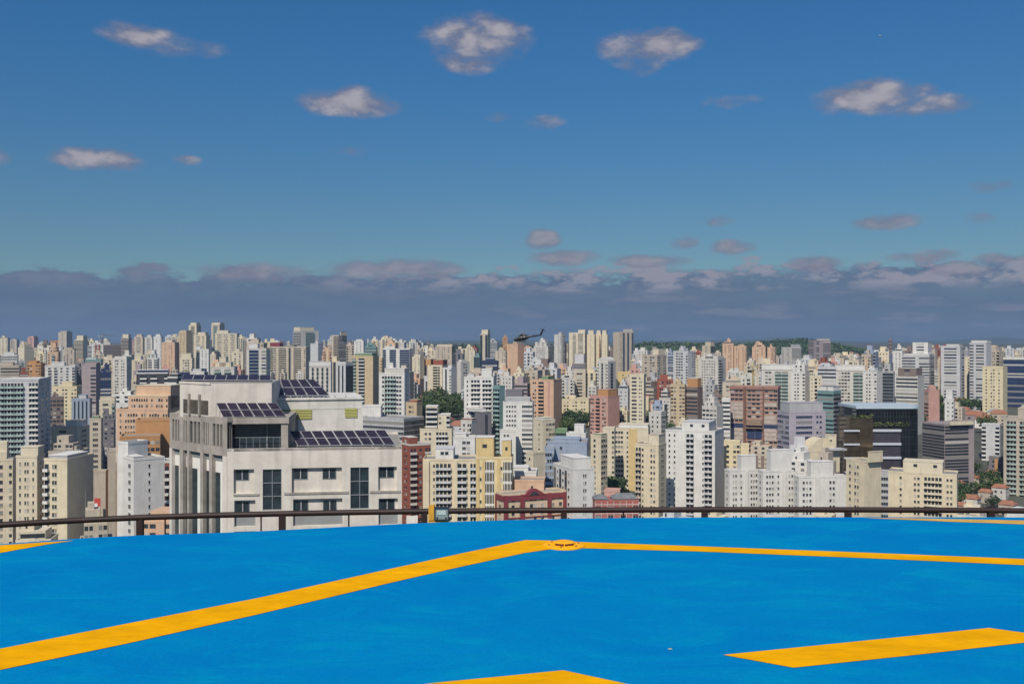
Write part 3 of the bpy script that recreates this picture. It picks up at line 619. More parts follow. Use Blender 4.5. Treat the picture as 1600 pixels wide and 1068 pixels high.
# maroon framed building
mr, LA, LB, H = B(775,787,884,774,830,398,'apricot','.O.','..O.o..OO.O..o.O.','maroon framed peach building with a small gable on its front',boxes=(),acc='maroon',near=True,r=.3,fh=2.7,light='apricot')
q = MB(); x = LA/2
for s0, s1 in ((-.5,-.44),(-.24,-.175),(.20,.255),(.455,.5)): q.box(x, x+.55, s0*LB, s1*LB, 0, H, 0)
q.box(x, x+.56, -.5*LB, .5*LB, H-2.2, H-.3, 0); q.box(-x-.1, x, -LB/2-.4, -LB/2, H-2.2, H-.3, 0); q.box(-x-.1, -x+.9, -LB/2-.42, -LB/2, 0, H-2.2, 0)
q.box(x, x+.35, -.44*LB, .455*LB, H-9.4, H-9.0, 0)
q.build('facade_frame', [wall('maroon')], mr)
q = MB(); c = -.02*LB; w = .19*LB
for xx in (x+.0,): 
    q.poly([(xx+.7,c-w,H-.6),(xx+.7,c+w,H-.6),(xx+.7,c+w*.2,H+2.0),(xx+.7,c-w*.2,H+2.0)],0); q.poly([(xx-1.5,c-w,H-.6),(xx-1.5,c-w*.2,H+2.0),(xx-1.5,c+w*.2,H+2.0),(xx-1.5,c+w,H-.6)],0)
    q.quad((xx+.7,c-w,H-.6),(xx+.7,c-w*.2,H+2),(xx-1.5,c-w*.2,H+2),(xx-1.5,c-w,H-.6)); q.quad((xx+.7,c-w*.2,H+2),(xx+.7,c+w*.2,H+2),(xx-1.5,c+w*.2,H+2),(xx-1.5,c-w*.2,H+2)); q.quad((xx+.7,c+w*.2,H+2),(xx+.7,c+w,H-.6),(xx-1.5,c+w,H-.6),(xx-1.5,c+w*.2,H+2))
    q.quad((xx+.74,c-w*.4,H-.5),(xx+.74,c+w*.4,H-.5),(xx+.74,c+w*.15,H+.9),(xx+.74,c-w*.15,H+.9),1)
q.build('gable', [wall('maroon'), GL], mr)

# brick block with white grid
WC['rose'] = (.40,.13,.11)
br, LA, LB, H = B(926,930,998,783,830,332,'rose','.','O.O.O.O','rose brick block with white grid lines and grey hipped roof',boxes=(),near=True,r=.4,light='offw')
q = MB()
for k in range(5): q.box(LA/2, LA/2+.12, -LB/2, LB/2, H-3*k-1.2, H-3*k-1.0, 0)
for k in range(8): q.box(LA/2, LA/2+.125, -LB/2+k*LB/7-.08, -LB/2+k*LB/7+.08, 0, H, 0)
q.build('white_grid', [wall('offw')], br)
q = MB(); a, b = LA/2+.3, LB/2+.3
for (u0,u1,h) in ((-b,-b*.35,1.4),(-b*.2,b*.95,1.6)):
    m = (u0+u1)/2; q.prism([(-a,u0),(a,u0),(a,u1),(-a,u1)], H+.7, H+.8, 0)
    q.quad((a,u0,H+.8),(a,u1,H+.8),(a-3,u1-2,H+.8+h),(a-3,u0+2,H+.8+h)); q.quad((-a,u1,H+.8),(-a,u0,H+.8),(a-3,u0+2,H+.8+h),(a-3,u1-2,H+.8+h))
    q.poly([(a,u0,H+.8),(a-3,u0+2,H+.8+h),(-a,u0,H+.8)]); q.poly([(a,u1,H+.8),(-a,u1,H+.8),(a-3,u1-2,H+.8+h)])
q.build('hipped_roof', [mat('slate', (.16,.17,.18), .8, .3, .8)], br)

# red tower under construction
WC['rawbrick'] = (.37,.21,.165); WC['net'] = (.36,.30,.26)
rc, LA, LB, H = B(1141,1215,1219,606,705,700,'rawbrick','OOO.OOO.OOO','.','pinkish brick tower under construction with scaffold fringe on top',boxes=(),acc='net',near=False,light='net',r=1.6,name='unfinished_tower',cat='building')
q = MB(); y = -LB/2; nfl = 34
rd = random.Random(5)
for k in range(nfl):
    z = H-1.1-3*k; q.box(-LA/2-.3, LA/2+.3, y-.45, y, z-.35, z, 0)
q.build('floor_slab', [wall('net')], rc)
q = MB()
for k in range(4, nfl):
    z = H-1.1-3*k
    for (s0, s1) in ((-.48,-.22),(.22,.48)):
        if rd.random() < .8: q.box(s0*LA, s1*LA, y-.5, y-.46, z+.1, z+2.55, 0)
tag(q.build('facade_netting', [mat('netting', (.44,.37,.33), .9, .35, .5)], rc), kind='stuff')
q = MB(); q.box(-.22*LA,-.16*LA,y-1.2,y-.1,0,H+.3,0); q.box(.19*LA,.22*LA,y-1.2,y-.1,0,H+.3,0); q.build('hoist_shaft', [mat('rust', (.17,.09,.07), .9, .4, .8)], rc)
q = MB(); q.box(-.5*LA-.4,.5*LA+.4,y-.62,y-.5,H-28.5,H-25.8,0); q.box(-.14*LA,.17*LA,y-.63,y-.55,H-36,H-30,0); q.build('dark_mesh_band', [wall('navy')], rc)
q = MB(); q.box(-.15*LA,.18*LA,y-2.4,y-.64,H-26.5,H-22.5,0); q.box(-.16*LA,.19*LA,y-2.8,y-.6,H-28.6,H-28.0,0); q.build('work_platform', [mat('timber', (.26,.18,.13), .9, .4, 1)], rc)
q = MB(); 
for k in range(26):
    s = -LA/2 + LA*k/25; q.box(s-.07,s+.07,y-.9,y-.8,H-3,H+rd.uniform(.9,2.4),0)
q.box(-LA/2-.5,LA/2+.5,y-1.0,y-.92,H-1.2,H+.7,1); q.box(-LA/2-.5,LA/2+.5,LB/2,LB/2+.1,H-1.2,H+.9,1); q.build('scaffold_fringe', [STEEL, mat('safety_net', (.30,.15,.12), .9, .3, .8)], rc)

# dark glass office
def dark_office():
    D = 560; x0, x1 = X(1338,D), X(1441,D); zt = Z(640,D); base = G(D)-2
    t = empty('office_tower', ((x0+x1)/2, D, base)); tag(t, 'dark reflective glass office with silver bands and pale flat canopy roof', 'office building', 'city apartment buildings')
    PROT.append((1313,1445,632,745,555)); LANDMARKS.append(t)
    h = zt-base; w = x1-x0; pts = [(-w/2,0),(w*.30,0)]
    for k in range(7): a = R(-90+15*k); pts.append((w*.30+w*.2*math.cos(a), w*.2+w*.2*math.sin(a)))
    pts += [(w/2, 30), (-w/2, 30)]
    gl = mat('black_mirror_glass', (.10,.11,.12), .05, .5, .12, metal=1.0)
    q = MB(); q.prism(pts, 0, h, 0, 1); wl = q.build('curtain_wall', [gl, ROOF], t)
    q = MB()
    for k in range(1,8): q.prism([(p[0]*1.006, p[1]*1.006-.12) for p in pts], h-k*3.8-.12, h-k*3.8, 0)
    for k in range(18): s = -w/2+k*w*.8/17; q.box(s-.06,s+.06,-.12,0,0,h,0)
    q.build('mullion', [mat('dark_alu', (.05,.05,.055), .4, .1)], wl)
    q = MB(); q.prism([(p[0]*1.03+.0, p[1]*1.03-1.2) for p in pts], h+.7, h+2.2, 0); q.build('canopy_roof', [mat('pale_metal', (.42,.50,.56), .5, .1, .5)], t)
    q = MB(); q.prism([(p[0]*.93, p[1]*.93+1) for p in pts], h-.1, h+.71, 0); q.build('roof_storey', [gl], t)
    for y in (672, 693, 714.5, 736, 757, 778):
        zz = Z(y, D)-base; q = MB(); q.box(X(1361,D)-X(1389.5,D), X(1407,D)-X(1389.5,D), -1.3, 0, zz-.65, zz+.65, 0); q.build('silver_band', [mat('silver', (.48,.50,.56), .45, .06, .5)], t)
    # glass inlay between bands
    q = MB(); q.box(X(1361,D)-X(1389.5,D)+.1, X(1407,D)-X(1389.5,D)-.1, -.5, -.13, 0, Z(674,D)-base, 0); q.build('grey_bay', [mat('grey_dark_glass', (.055,.05,.06), .2, .3, .4)], t)
    # bronze wing with terraces
    a, b = X(1314,D)-X(1389.5,D), X(1361,D)-X(1389.5,D)
    bz = mat('bronze_mirror_glass', (.20,.15,.10), .08, .6, .15, metal=.8)
    q = MB(); q.box(a+4, b-.02, -3.0, 20, 0, Z(651,D)-base, 0); q.box(a, b-9, -6, -3.02, 0, Z(668,D)-base, 0)
    q.build('bronze_wing', [bz], t)
    for y in (671, 692, 713, 735):
        zz = Z(y, D)-base; q = MB(); q.box(a-.5, a+8.2, -7.0, -6.02, zz-.45, zz+.45, 0); q.build('silver_band', [MATS['silver']], t)
    q = MB(); rd = random.Random(2)
    for k in range(240):
        s = rd.uniform(a+4, w*.3); zz = Z(651 if s < b else 662, D)-base + rd.uniform(-.2,1.4) - (0 if s < b else .6); c = Vector((s, -3.2 if s < b else -.8, zz)); u = Vector((rd.gauss(0,1),rd.gauss(0,1),rd.gauss(0,1))).normalized()*.5; v = u.cross(Vector((rd.gauss(0,1),rd.gauss(0,1),1))).normalized()*.5
        q.quad(c-u-v, c+u-v, c+u+v, c-u+v)
    q.build('terrace_planting', [mat('hedge', (.10,.12,.04), .9, .4, .5)], t)
dark_office()

# barrel vaulted penthouse
vp, LA, LB, H = B(1244,1262,1312,706,724,535,'warm','.O.','.....','warm beige penthouse with a barrel vaulted roof above the condominium',boxes=(),near=True,r=.6)
q = MB(); pts = []
for k in range(13): a = math.pi*k/12; pts.append((-.12*LB*0 + math.cos(a)*LB*.36, math.sin(a)*7.2))
c0 = .02*LB
for (a, b) in zip(pts, pts[1:]): q.quad((LA*.38, c0+a[0], H+a[1]), (LA*.38, c0+b[0], H+b[1]), (-LA*.4, c0+b[0], H+b[1]), (-LA*.4, c0+a[0], H+a[1]))
q.poly([(LA*.38, c0+a[0], H+a[1]) for a in pts]); q.poly([(-LA*.4, c0+a[0], H+a[1]) for a in reversed(pts)])
q.box(LA*.3, LA*.46, c0+LB*.1, c0+LB*.16, H, H+8.2, 0)
q.build('barrel_vault', [wall('warm')], vp)
q = MB(); q.box(LA*.2, LA/2+3, LB*.1, LB/2+2.5, H-.1+.8, H+1.6, 0); q.build('canopy', [wall('grey')], vp)

# sign on the grey beige block: red field with white shapes
q = MB(); D0 = 425
sx = sg.location
import mathutils
def sign():
    t = empty('vertical_sign', (X(147.5,420), 420, Z(806,420))); tag(t, 'red and white vertical sign on the grey beige block', 'sign')
    q = MB(); w = 9*420/F; h = 28*420/F; q.box(0, w, 0, .3, 0, h, 0); q.build('panel', [mat('sign_red', (.50,.06,.05), .6, .1)], t)
    q = MB(); q.box(-.2, w*.45, -.06, -.01, 1.2, h*.28, 0); q.box(w*.0, w*.55, -.06, -.01, h*.5, h*.72, 0); q.box(.3, w*.4, -.06, -.01, h*.33, h*.44, 0); q.build('white_patch', [mat('sign_white', (.7,.7,.7), .6, .1)], t)
sign()

# tower cranes and masts
def crane(px, D, ybase, ytop, jibL, jibR, colr, label, r):
    z0, z1 = Z(ybase, D), Z(ytop, D); t = empty('tower_crane', (X(px,D), D, z0)); tag(t, label, 'crane', 'tower cranes in the city')
    h = z1-z0; m = mat('crane_'+colr[0], colr[1], .6, .1); q = MB(); s = r*.6
    for (a,b) in ((-s,-s),(s,-s),(s,s),(-s,s)): q.tube([(a,b,0),(a,b,h)], r*.16, 4)
    n = max(4, int(h/(2*s))); 
    for k in range(n):
        za, zb = h*k/n, h*(k+1)/n
        q.tube([(-s,-s,za),(s,-s,zb)], r*.11, 4); q.tube([(s,-s,za),(s,s,zb)], r*.11, 4); q.tube([(s,s,za),(-s,s,zb)], r*.11, 4)
    q.build('mast', [m], t)
    q = MB(); L0, L1 = jibL*D/F, jibR*D/F
    q.tube([(-L0,-s*.6,h),(L1,-s*.6,h)], r*.15, 4); q.tube([(-L0,s*.6,h),(L1,s*.6,h)], r*.15, 4); q.tube([(-L0*.9,0,h+s*1.6),(L1*.95,0,h+s*1.2)], r*.15, 4)
    n = int((L0+L1)/(2.2*s)); 
    for k in range(n):
        xa = -L0+(L0+L1)*k/n; xb = -L0+(L0+L1)*(k+.5)/n; xc = -L0+(L0+L1)*(k+1)/n
        q.tube([(xa,-s*.6,h),(xb,0,h+s*1.3)], r*.09, 4); q.tube([(xb,0,h+s*1.3),(xc,s*.6,h)], r*.09, 4)
    q.build('jib', [m], t)
    q = MB(); q.tube([(0,0,h),(0,0,h+s*6)], r*.2, 4); q.tube([(0,0,h+s*6),(L1*.7,0,h+s*1.4)], r*.06, 4); q.tube([(0,0,h+s*6),(-L0*.8,0,h+s*1.4)], r*.06, 4); q.build('tower_head', [m], t)
    q = MB(); q.box(-L0-.2, -L0+s*2.5, -s, s, h-s*2.4, h-.1, 0); q.build('counterweight', [wall('grey')], t)
    q = MB(); q.box(-s*1.2, s*1.2, -s*2.4, -s*.8, h-s*2.6, h-s*.4, 0); q.build('cab', [wall('offw')], t)
crane(160, 2400, 545, 524, 6, 18, ('steel',(.12,.13,.14)), 'grey tower crane on the left skyline', 1.8)
crane(1177, 705, 603, 573, 5, 9, ('ochre',(.36,.26,.07)), 'ochre crane standing on the tower under construction', .85)
def telecom():
    D = 1500; z0, z1 = Z(566,D), Z(529,D); t = empty('telecom_tower', (X(1391,D), D, z0)); tag(t, 'round brown telecom tower ringed with platforms on the right skyline', 'tower')
    q = MB(); q.tube([(0,0,-20),(0,0,z1-z0)], [2.6,1.9], 14); q.build('shaft', [mat('telecom_brown', (.26,.17,.13), .8, .2)], t)
    for k in range(5): 
        z = (z1-z0)*(.3+.15*k); q = MB(); q.tube([(0,0,z),(0,0,z+1.1)], 3.4, 14); q.build('platform', [wall('dgrey')], t)
telecom()
q = MB(); q.tube([(0,0,0),(0,0,24)], [.5,.2], 5); 
for k in range(5): q.tube([(0,0,4+4*k),(0,0,6+4*k)], .55, 5, 1)
tag(q.build('radio_mast', [wall('lgrey'), wall('brick')], None, loc=(X(669,1100),1100,Z(562,1100))), 'thin red and white radio mast left of the beige grid tower', 'mast')
q = MB(); q.tube([(0,0,0),(0,0,40)], [.9,.3], 5); q.tube([(-2,0,26),(2,0,26)], .3, 4)
tag(q.build('radio_mast', [wall('brick')], None, loc=(X(937,1500),1500,Z(566,1500))), 'short dark spire right of the arched pale tower', 'mast')

# arched pale tower
at_, LA, LB, H = B(933,950,962,566,610,930,'offw','oxGxo','.G.','pale tower with rounded arch top and dark central slot',boxes=(),light='offw',r=.9)
q = MB(); pts = [(math.cos(math.pi*k/10)*LA*.46, math.sin(math.pi*k/10)*5.0) for k in range(11)]
for (a,b) in zip(pts, pts[1:]): q.quad((a[0],-LB*.46,H+a[1]),(a[0],LB*.46,H+a[1]),(b[0],LB*.46,H+b[1]),(b[0],-LB*.46,H+b[1]))
q.poly([(a[0],-LB*.46,H+a[1]) for a in pts]); q.poly([(a[0],LB*.46,H+a[1]) for a in reversed(pts)])
q.build('arched_crown', [wall('offw')], at_)
# ------------------------------------------------------------------ filler city
def skyline(x):
    pts = [(-200,530),(0,532),(60,535),(110,532),(180,532),(230,530),(280,524),(380,526),(400,532),(450,536),(520,532),(560,534),(600,531),(665,536),(700,545),(740,543),(800,540),(830,545),(880,536),(1000,548),(1060,552),(1100,545),(1140,548),(1250,560),(1330,552),(1400,546),(1460,542),(1600,545),(1800,542)]
    for (a, ya), (b, yb) in zip(pts, pts[1:]):
        if x <= b: return ya + (yb-ya)*(x-a)/(b-a)
    return 540
CW = 3; GX0, GX1, GY0, GY1 = -60, 1660, 510, 840
nx, ny = (GX1-GX0)//CW, (GY1-GY0)//CW
zb = [[1e9]*nx for _ in range(ny)]
def stamp(x0, x1, yt, D, yb=840):
    for j in range(max(0,int((yt-GY0)/CW)), min(ny, int((yb-GY0)/CW))):
        row = zb[j]
        for i in range(max(0,int((x0-GX0)/CW)), min(nx, int(math.ceil((x1-GX0)/CW)))):
            if D < row[i]: row[i] = D
for p in PROT: stamp(p[0], p[1], p[2], p[4])
PROT.append((1573, 1602, 560, 648, 1500)); PROT.append((1575, 1602, 652, 800, 601))
TREEZ = [(690,600,735,645,1120,'park'),(880,612,920,665,900,'t'),(955,725,965,770,740,'t')]
PR2 = PROT + [(655,603,0,0,0)][:0]
PTREE = [(655,722,606,655,1020),(876,912,648,680,900),(950,962,738,772,620),(1075,1090,648,660,850),(1440,1470,608,650,950),(1508,1536,640,760,800),(985,1010,650,670,850),(1100,1130,640,665,800)]
rf_ = random.Random(21); FILL = []
cols = ['cream']*6+['offw']*5+['white']*5+['beige']*4+['sand']*4+['warm']*3+['lgrey']*3+['grey']*2+['peach','brown','dgrey','bluegrey','mauve','pink','brick']
pats = ['.o.o.o.','.OO.OO.','.o.BB.o.','BB.oo.BB','.oo.oo.','RRRRRR','.R.R.','.OOOO.','oo.BB.oo','.x.o.x.','G.G.G','.BBB.o','.o.O.B.','O.TT.O','yo.BB.oy','.oyoyo.','xoxBBxox','.X.BB.X.','oB.y.Bo','.RR.oo.']
tries = 0
while tries < 60000 and len(FILL) < 1900:
    tries += 1
    far = tries > 18000
    D = 1556/ (1556/330 - rf_.random()**.9 * (1556/330-1556/4200)) if rf_.random() < .35 else rf_.uniform(700, 4200)
    x0 = rf_.uniform(-50, 1640); wm = rf_.uniform(8, 19)
    if far: D = rf_.uniform(800, 4600); wm *= .85
    kind = 'tower'
    u = rf_.random()
    if u < .18: h = rf_.uniform(6, 10); kind = 'house'; wm = rf_.uniform(9, 16)
    elif u < .4: h = rf_.uniform(14, 30)
    else: h = rf_.uniform(34, 76)
    if D < 700 and kind == 'tower' and rf_.random() < .3: h *= .7
    yt = HZ + (E - (G(D)+h))/D*F; w = wm/D*F
    if yt > 832 or yt < skyline(x0+w/2) - rf_.uniform(0, 3): continue
    side = rf_.choice([0, .22, .35]); x1 = x0+w*(1+side)
    bad = False
    for p in PROT:
        if p[4] > D:
            ox = min(x1, p[1]) - max(x0, p[0]); oy = p[3] - max(yt, p[2])
            if ox > .8 and oy > 1.5 and ox*oy > (.02 if D < 700 else .05)*(p[1]-p[0])*(p[3]-p[2]): bad = True; break
    if bad: continue
    for p in PTREE:
        if p[4] > D and min(x1, p[1]) - max(x0, p[0]) > 2 and p[3] > yt: bad = True; break
    if bad: continue
    c = 0; tot = 0; i0, i1 = max(0,int((x0-GX0)/CW)), min(nx, int(math.ceil((x1-GX0)/CW))); j0 = max(0,int((yt-GY0)/CW))
    empt = 0
    for j in range(j0, ny):
        for i in range(i0, i1):
            if j < j0+13: tot += 1
            v = zb[j][i]
            if v > D: c += 1
            if v > 1e8: empt += 1
    if c < 3 or (c < (.18 if far else .3)*tot) : continue
    if not far and empt < 2 and rf_.random() < .3: continue
    stamp(x0, x1, yt, D)
    FILL.append((c*CW*CW, x0, x0+w, x1, yt, D, kind, rf_.choice(cols), rf_.choice(pats), rf_.random(), h))
for (hx, hD, hw) in ((1482,610,26),(1490,560,26),(1520,548,28),(1540,640,22),(1503,575,30),(1528,590,24),(1549,600,28),(1512,625,22),(1560,562,30)):
    hy = HZ + (E-(G(hD)+6.5))/hD*F; FILL.append((9999, hx, hx+hw*.8, hx+hw, hy, hD, 'house', 'offw' if hx % 2 else 'sand', '.o.o.o.', .3, 6.5))
FILL.sort(reverse=True)
print('catalogued', NB[0], 'fillers', len(FILL))
CN = dict(cream='cream',warm='warm cream',white='white',offw='off-white',grey='grey',lgrey='pale grey',beige='beige',tan='tan',peach='peach',pink='pinkish',brick='brick red',brown='brown',bluegrey='blue-grey',dgrey='dark grey',teal='teal',sand='sandy',mauve='mauve')
PN = {'.o.o.o.':'three window columns','.OO.OO.':'paired wide windows','.o.BB.o.':'a middle balcony stack','BB.oo.BB':'balconies on both edges','.oo.oo.':'small paired windows','RRRRRR':'ribbon windows','.R.R.':'two ribbon window stacks','.OOOO.':'wide windows','oo.BB.oo':'a central balcony bay','.x.o.x.':'two projecting piers','G.G.G':'vertical glass strips','.BBB.o':'a wide balcony stack','.o.O.B.':'mixed windows and balcony','O.TT.O':'greenish balconies','yo.BB.oy':'coloured edge strips','.oyoyo.':'two coloured stripes','xoxBBxox':'ribbed piers and balconies','.X.BB.X.':'bay windows and balconies','oB.y.Bo':'a coloured central stripe','.RR.oo.':'one ribbon stack'}
LM = []
for o in list(COL.objects):
    if o.parent is None and o.get('category') in ('apartment building','office building','building') and o.get('label'):
        y = o.location.y; LM.append((HZ*0+800+o.location.x/y*F, y, o['label']))
SHORT = {}
def short(l):
    for s in (' with ',' in ',' above ',' behind ',' left of ',' right of ',' beside ',' on the ',' next to ',' at ',' between ',' below ',' under ',' directly ',' carrying ',' hard ',' cut ',' near ',' squeezed ',' rising ',' from '):
        if s in l: l = l.split(s)[0]
    return ' '.join(l.split()[:7])
sh = [short(l[2]) for l in LM]; LM = [(a,b,s) for (a,b,_), s in zip(LM, sh) if sh.count(s) == 1 and len(s.split()) >= 3]
used = {}
ORD = ['','second ','third ','fourth ','fifth ','sixth ']
def fl_label(x, D, col, pat, kind, h):
    base = ('low house' if kind == 'house' else ('low block' if h < 31 else 'tower'))
    what = f"{CN.get(col,col)} {base}" + ('' if kind == 'house' else ' with ' + PN[pat])
    cand = sorted(LM, key=lambda l: abs(l[0]-x)/20 + abs(math.log(l[1]/D))*5)[:12]
    for (lx, ld, s) in cand:
        rel = 'behind' if abs(lx-x) < 9 and D > ld else ('in front of' if abs(lx-x) < 9 else ('just right of' if x > lx else 'just left of'))
        k = what.split(' with ')[0] + rel + s
        lab = f"{what}, {rel} the {s}"
        if k not in used and len(lab.split()) <= 16: used[k] = 1; return lab
    lx, ld, s = cand[0]; n = used.get(s, 1); used[s] = n+1
    return f"{ORD[min(n,5)]}{what}, near the {s}"
def house(mb, t, th, w, d, h, wc, tile=True):
    pass
stuff = []; NIND = 300 - NB[0] - 3
HROOF = mat('clay_tile', (.30,.13,.08), .85, .35, .6)
def fill_mesh(f, ind):
    area, x0, xs, x1, yt, D, kind, col, pat, rv, h = f
    P, th, LA, LB = solve_plan(x0, xs, x1, D, 1.1)
    if kind == 'house' or not ind:
        base = G(D)-2; z1 = Z(yt, D); H = z1-base; ux = Vector((math.cos(th), -math.sin(th))); uy = Vector((math.sin(th), math.cos(th))); c = P-ux*LA/2+uy*LB/2
        mb = MB(); mb.box(-LA/2, LA/2, -LB/2, LB/2, 0, H, 0, bottom=False)
        facade(mb, (-LA/2,-LB/2),(1,0),(0,-1),LA,0,H,pat if kind != 'house' else '.O.o.',3.0)
        facade(mb, (LA/2,-LB/2),(0,1),(1,0),LB,0,H,'.o.o.',3.0)
        facade(mb, (-LA/2,LB/2),(0,-1),(-1,0),LB,0,H,'..o..',3.0)
        rfm = MB()
        if kind == 'house':
            a, b = LA/2+.4, LB/2+.4; r_ = min(a,b)*.5
            rfm.quad((-a,-b,H),(a,-b,H),(a*.6,0,H+r_),(-a*.6,0,H+r_)); rfm.quad((a,b,H),(-a,b,H),(-a*.6,0,H+r_),(a*.6,0,H+r_))
            rfm.poly([(a,-b,H),(a,b,H),(a*.6,0,H+r_)]); rfm.poly([(-a,b,H),(-a,-b,H),(-a*.6,0,H+r_)])
        else:
            a0 = -LA*.3; rfm.box(a0, a0+LA*.45, -LB*.3, LB*.3, H, H+2.5+rv*3, 0)
        return mb, rfm, c, base, th
for i, f in enumerate(FILL):
    area, x0, xs, x1, yt, D, kind, col, pat, rv, h = f
    if i < NIND:
        lab = fl_label((x0+x1)/2, D, col, pat, kind, h)
        if kind == 'house':
            mb, rfm, c, base, th = fill_mesh(f, True); t = empty('house', (c.x, c.y, base), -th); tag(t, lab, 'house', 'low houses between the towers')
            mb.build('wall', bm_list(col, 'brick')[:3]+[wall(col)]+[CU,BL,GT], t); rfm.build('roof', [HROOF if rv < .7 else ROOF], t)
        else:
            B(x0, xs, x1, yt + 3.5/D*F, min(840, yt+60), D, col, pat, None, lab, near=False, acc=['brown','sand','brick','white','peach','grey'][int(rv*100)%6], protect=False, r=1.1, name='apartment_tower' if h > 31 else 'apartment_block', light='white' if rv < .25 else None)
    else: stuff.append(f)
if stuff:
    allc = sorted(set(f[7] for f in stuff)); ms = [wall(c) for c in allc] + [GL, CU, BL, GT, HROOF, ROOF]; n = len(allc); big = MB()
    for f in stuff:
        mb, rfm, c, base, th = fill_mesh(f, False); ci = allc.index(f[7]); mp = {0:ci,1:n,2:(ci+3)%n,3:ci,4:n+1,5:n+2,6:n+3}
        M = Matrix.Translation((c.x, c.y, base)) @ Matrix.Rotation(-th, 4, 'Z')
        for src, rm in ((mb, None), (rfm, n+4 if f[6] == 'house' else ci)):
            o = len(big.v); big.v += [tuple(M @ Vector(v)) for v in src.v]; big.f += [tuple(o+k for k in fc) for fc in src.f]; big.m += [mp[m] if rm is None else rm for m in src.m]
    tag(big.build('distant_buildings', ms), 'mass of small distant apartment blocks filling the gaps towards the horizon', 'buildings', None, 'stuff')
print('stuff', len(stuff))

# ------------------------------------------------------------------ trees
LEAFM = []
for i, c in enumerate([(.045,.085,.022),(.070,.11,.028),(.035,.068,.026)]): LEAFM.append(mat('foliage_%s' % ['a','b','c'][i], c, .7, .55, .5))
BARK = mat('bark', (.12,.09,.065), .9, .3, 1)
def crown_mesh(seed, nleaf=900):
    r = random.Random(seed); q = MB(); cl = [(Vector((r.gauss(0,.36), r.gauss(0,.36), r.uniform(.35,.95))), r.uniform(.2,.38)) for _ in range(11)]
    for _ in range(nleaf):
        c, rad = r.choice(cl); d = Vector((r.gauss(0,1), r.gauss(0,1), r.gauss(0,1)*.8)).normalized()*rad*r.uniform(.55,1.05); p = c+d
        u = Vector((r.gauss(0,1), r.gauss(0,1), r.gauss(0,1))).normalized(); v = u.cross(Vector((r.gauss(0,1), r.gauss(0,1), r.gauss(0,1)))).normalized(); s = r.uniform(.025,.06)
        q.quad(p-u*s-v*s, p+u*s-v*s*.7, p+u*s+v*s, p-u*s*.7+v*s)
    return q
CR = [crown_mesh(k).mesh('crown', LEAFM[k%3]) for k in range(5)]
def trunk_mesh(seed):
    r = random.Random(seed); q = MB(); q.tube([(0,0,-.4),(0,0,.1),(.02,.01,.5)], [.05,.04,.025], 7)
    for k in range(5):
        a = r.uniform(0,6.28); q.tube([(0,0,.25+.05*k),(math.cos(a)*.15,math.sin(a)*.15,.5),(math.cos(a)*.3,math.sin(a)*.3,.7)], [.022,.015,.006], 5)
    return q.mesh('trunk', BARK)
TR = [trunk_mesh(k) for k in range(3)]
NT = [0]
def tree(px, D, H, lab, grp, wide=1.0):
    k = NT[0]; NT[0] += 1
    t = empty('tree', (X(px,D), D, G(D)-.3), (k*1.7) % 6.28); tag(t, lab, 'tree', grp)
    place('crown', CR[k%5], t, scale=(H*.8*wide, H*.8*wide, H)); place('trunk', TR[k%3], t, scale=(H*.8, H*.8, H))
rt = random.Random(9)
def cluster(x0, x1, y0, y1, n, hmin, hmax, where, grp):
    """crowns whose feet stand on the ground between two photo rows"""
    items = []
    for k in range(n):
        y = rt.uniform(y0, y1); lo, hi = 380, 4000
        for _ in range(40):
            m = (lo+hi)/2
            if HZ + (E-G(m))/m*F > y: lo = m
            else: hi = m
        items.append((rt.uniform(x0,x1), lo))
    items.sort(); names = ['leftmost','second','third','fourth','fifth','sixth','seventh','eighth','ninth','tenth','eleventh','twelfth','thirteenth','fourteenth','fifteenth','sixteenth','seventeenth','eighteenth','nineteenth','twentieth']
    for k, (px, D) in enumerate(items):
        h = rt.uniform(hmin, hmax); w = names[k] if k < len(names) else 'twenty-%s' % ['first','second','third','fourth','fifth','sixth','seventh','eighth','ninth'][k-len(names)]
        if k == n-1 and n > 1: w = 'rightmost'
        tree(px, D, h, f"{w}{'' if k in (0, n-1) else ' from left'} dark green tree of the {where}", grp, rt.uniform(.9,1.3))
cluster(650,722,636,664,22,12,18,'wooded park behind the brick roofs','trees of the wooded park')
cluster(872,914,662,682,12,9,14,'grove by the orange roofed houses','trees by the orange houses')
cluster(948,960,765,785,6,10,15,'clump beside the yellow striped tower','trees beside the striped tower')
cluster(1040,1095,655,690,9,9,14,'row behind the largest white tower','trees behind the white tower')
cluster(985,1010,655,680,5,9,13,'gap left of the pinkish tower','trees in the central gap')
cluster(1440,1545,625,680,16,10,15,'belt below the tall banded towers','trees below the banded towers')
cluster(1478,1560,735,812,14,6,10,'slope right of the brown grey towers','trees on the right slope')
cluster(165,182,760,800,5,9,13,'courtyard left of the white tower','courtyard trees at left')

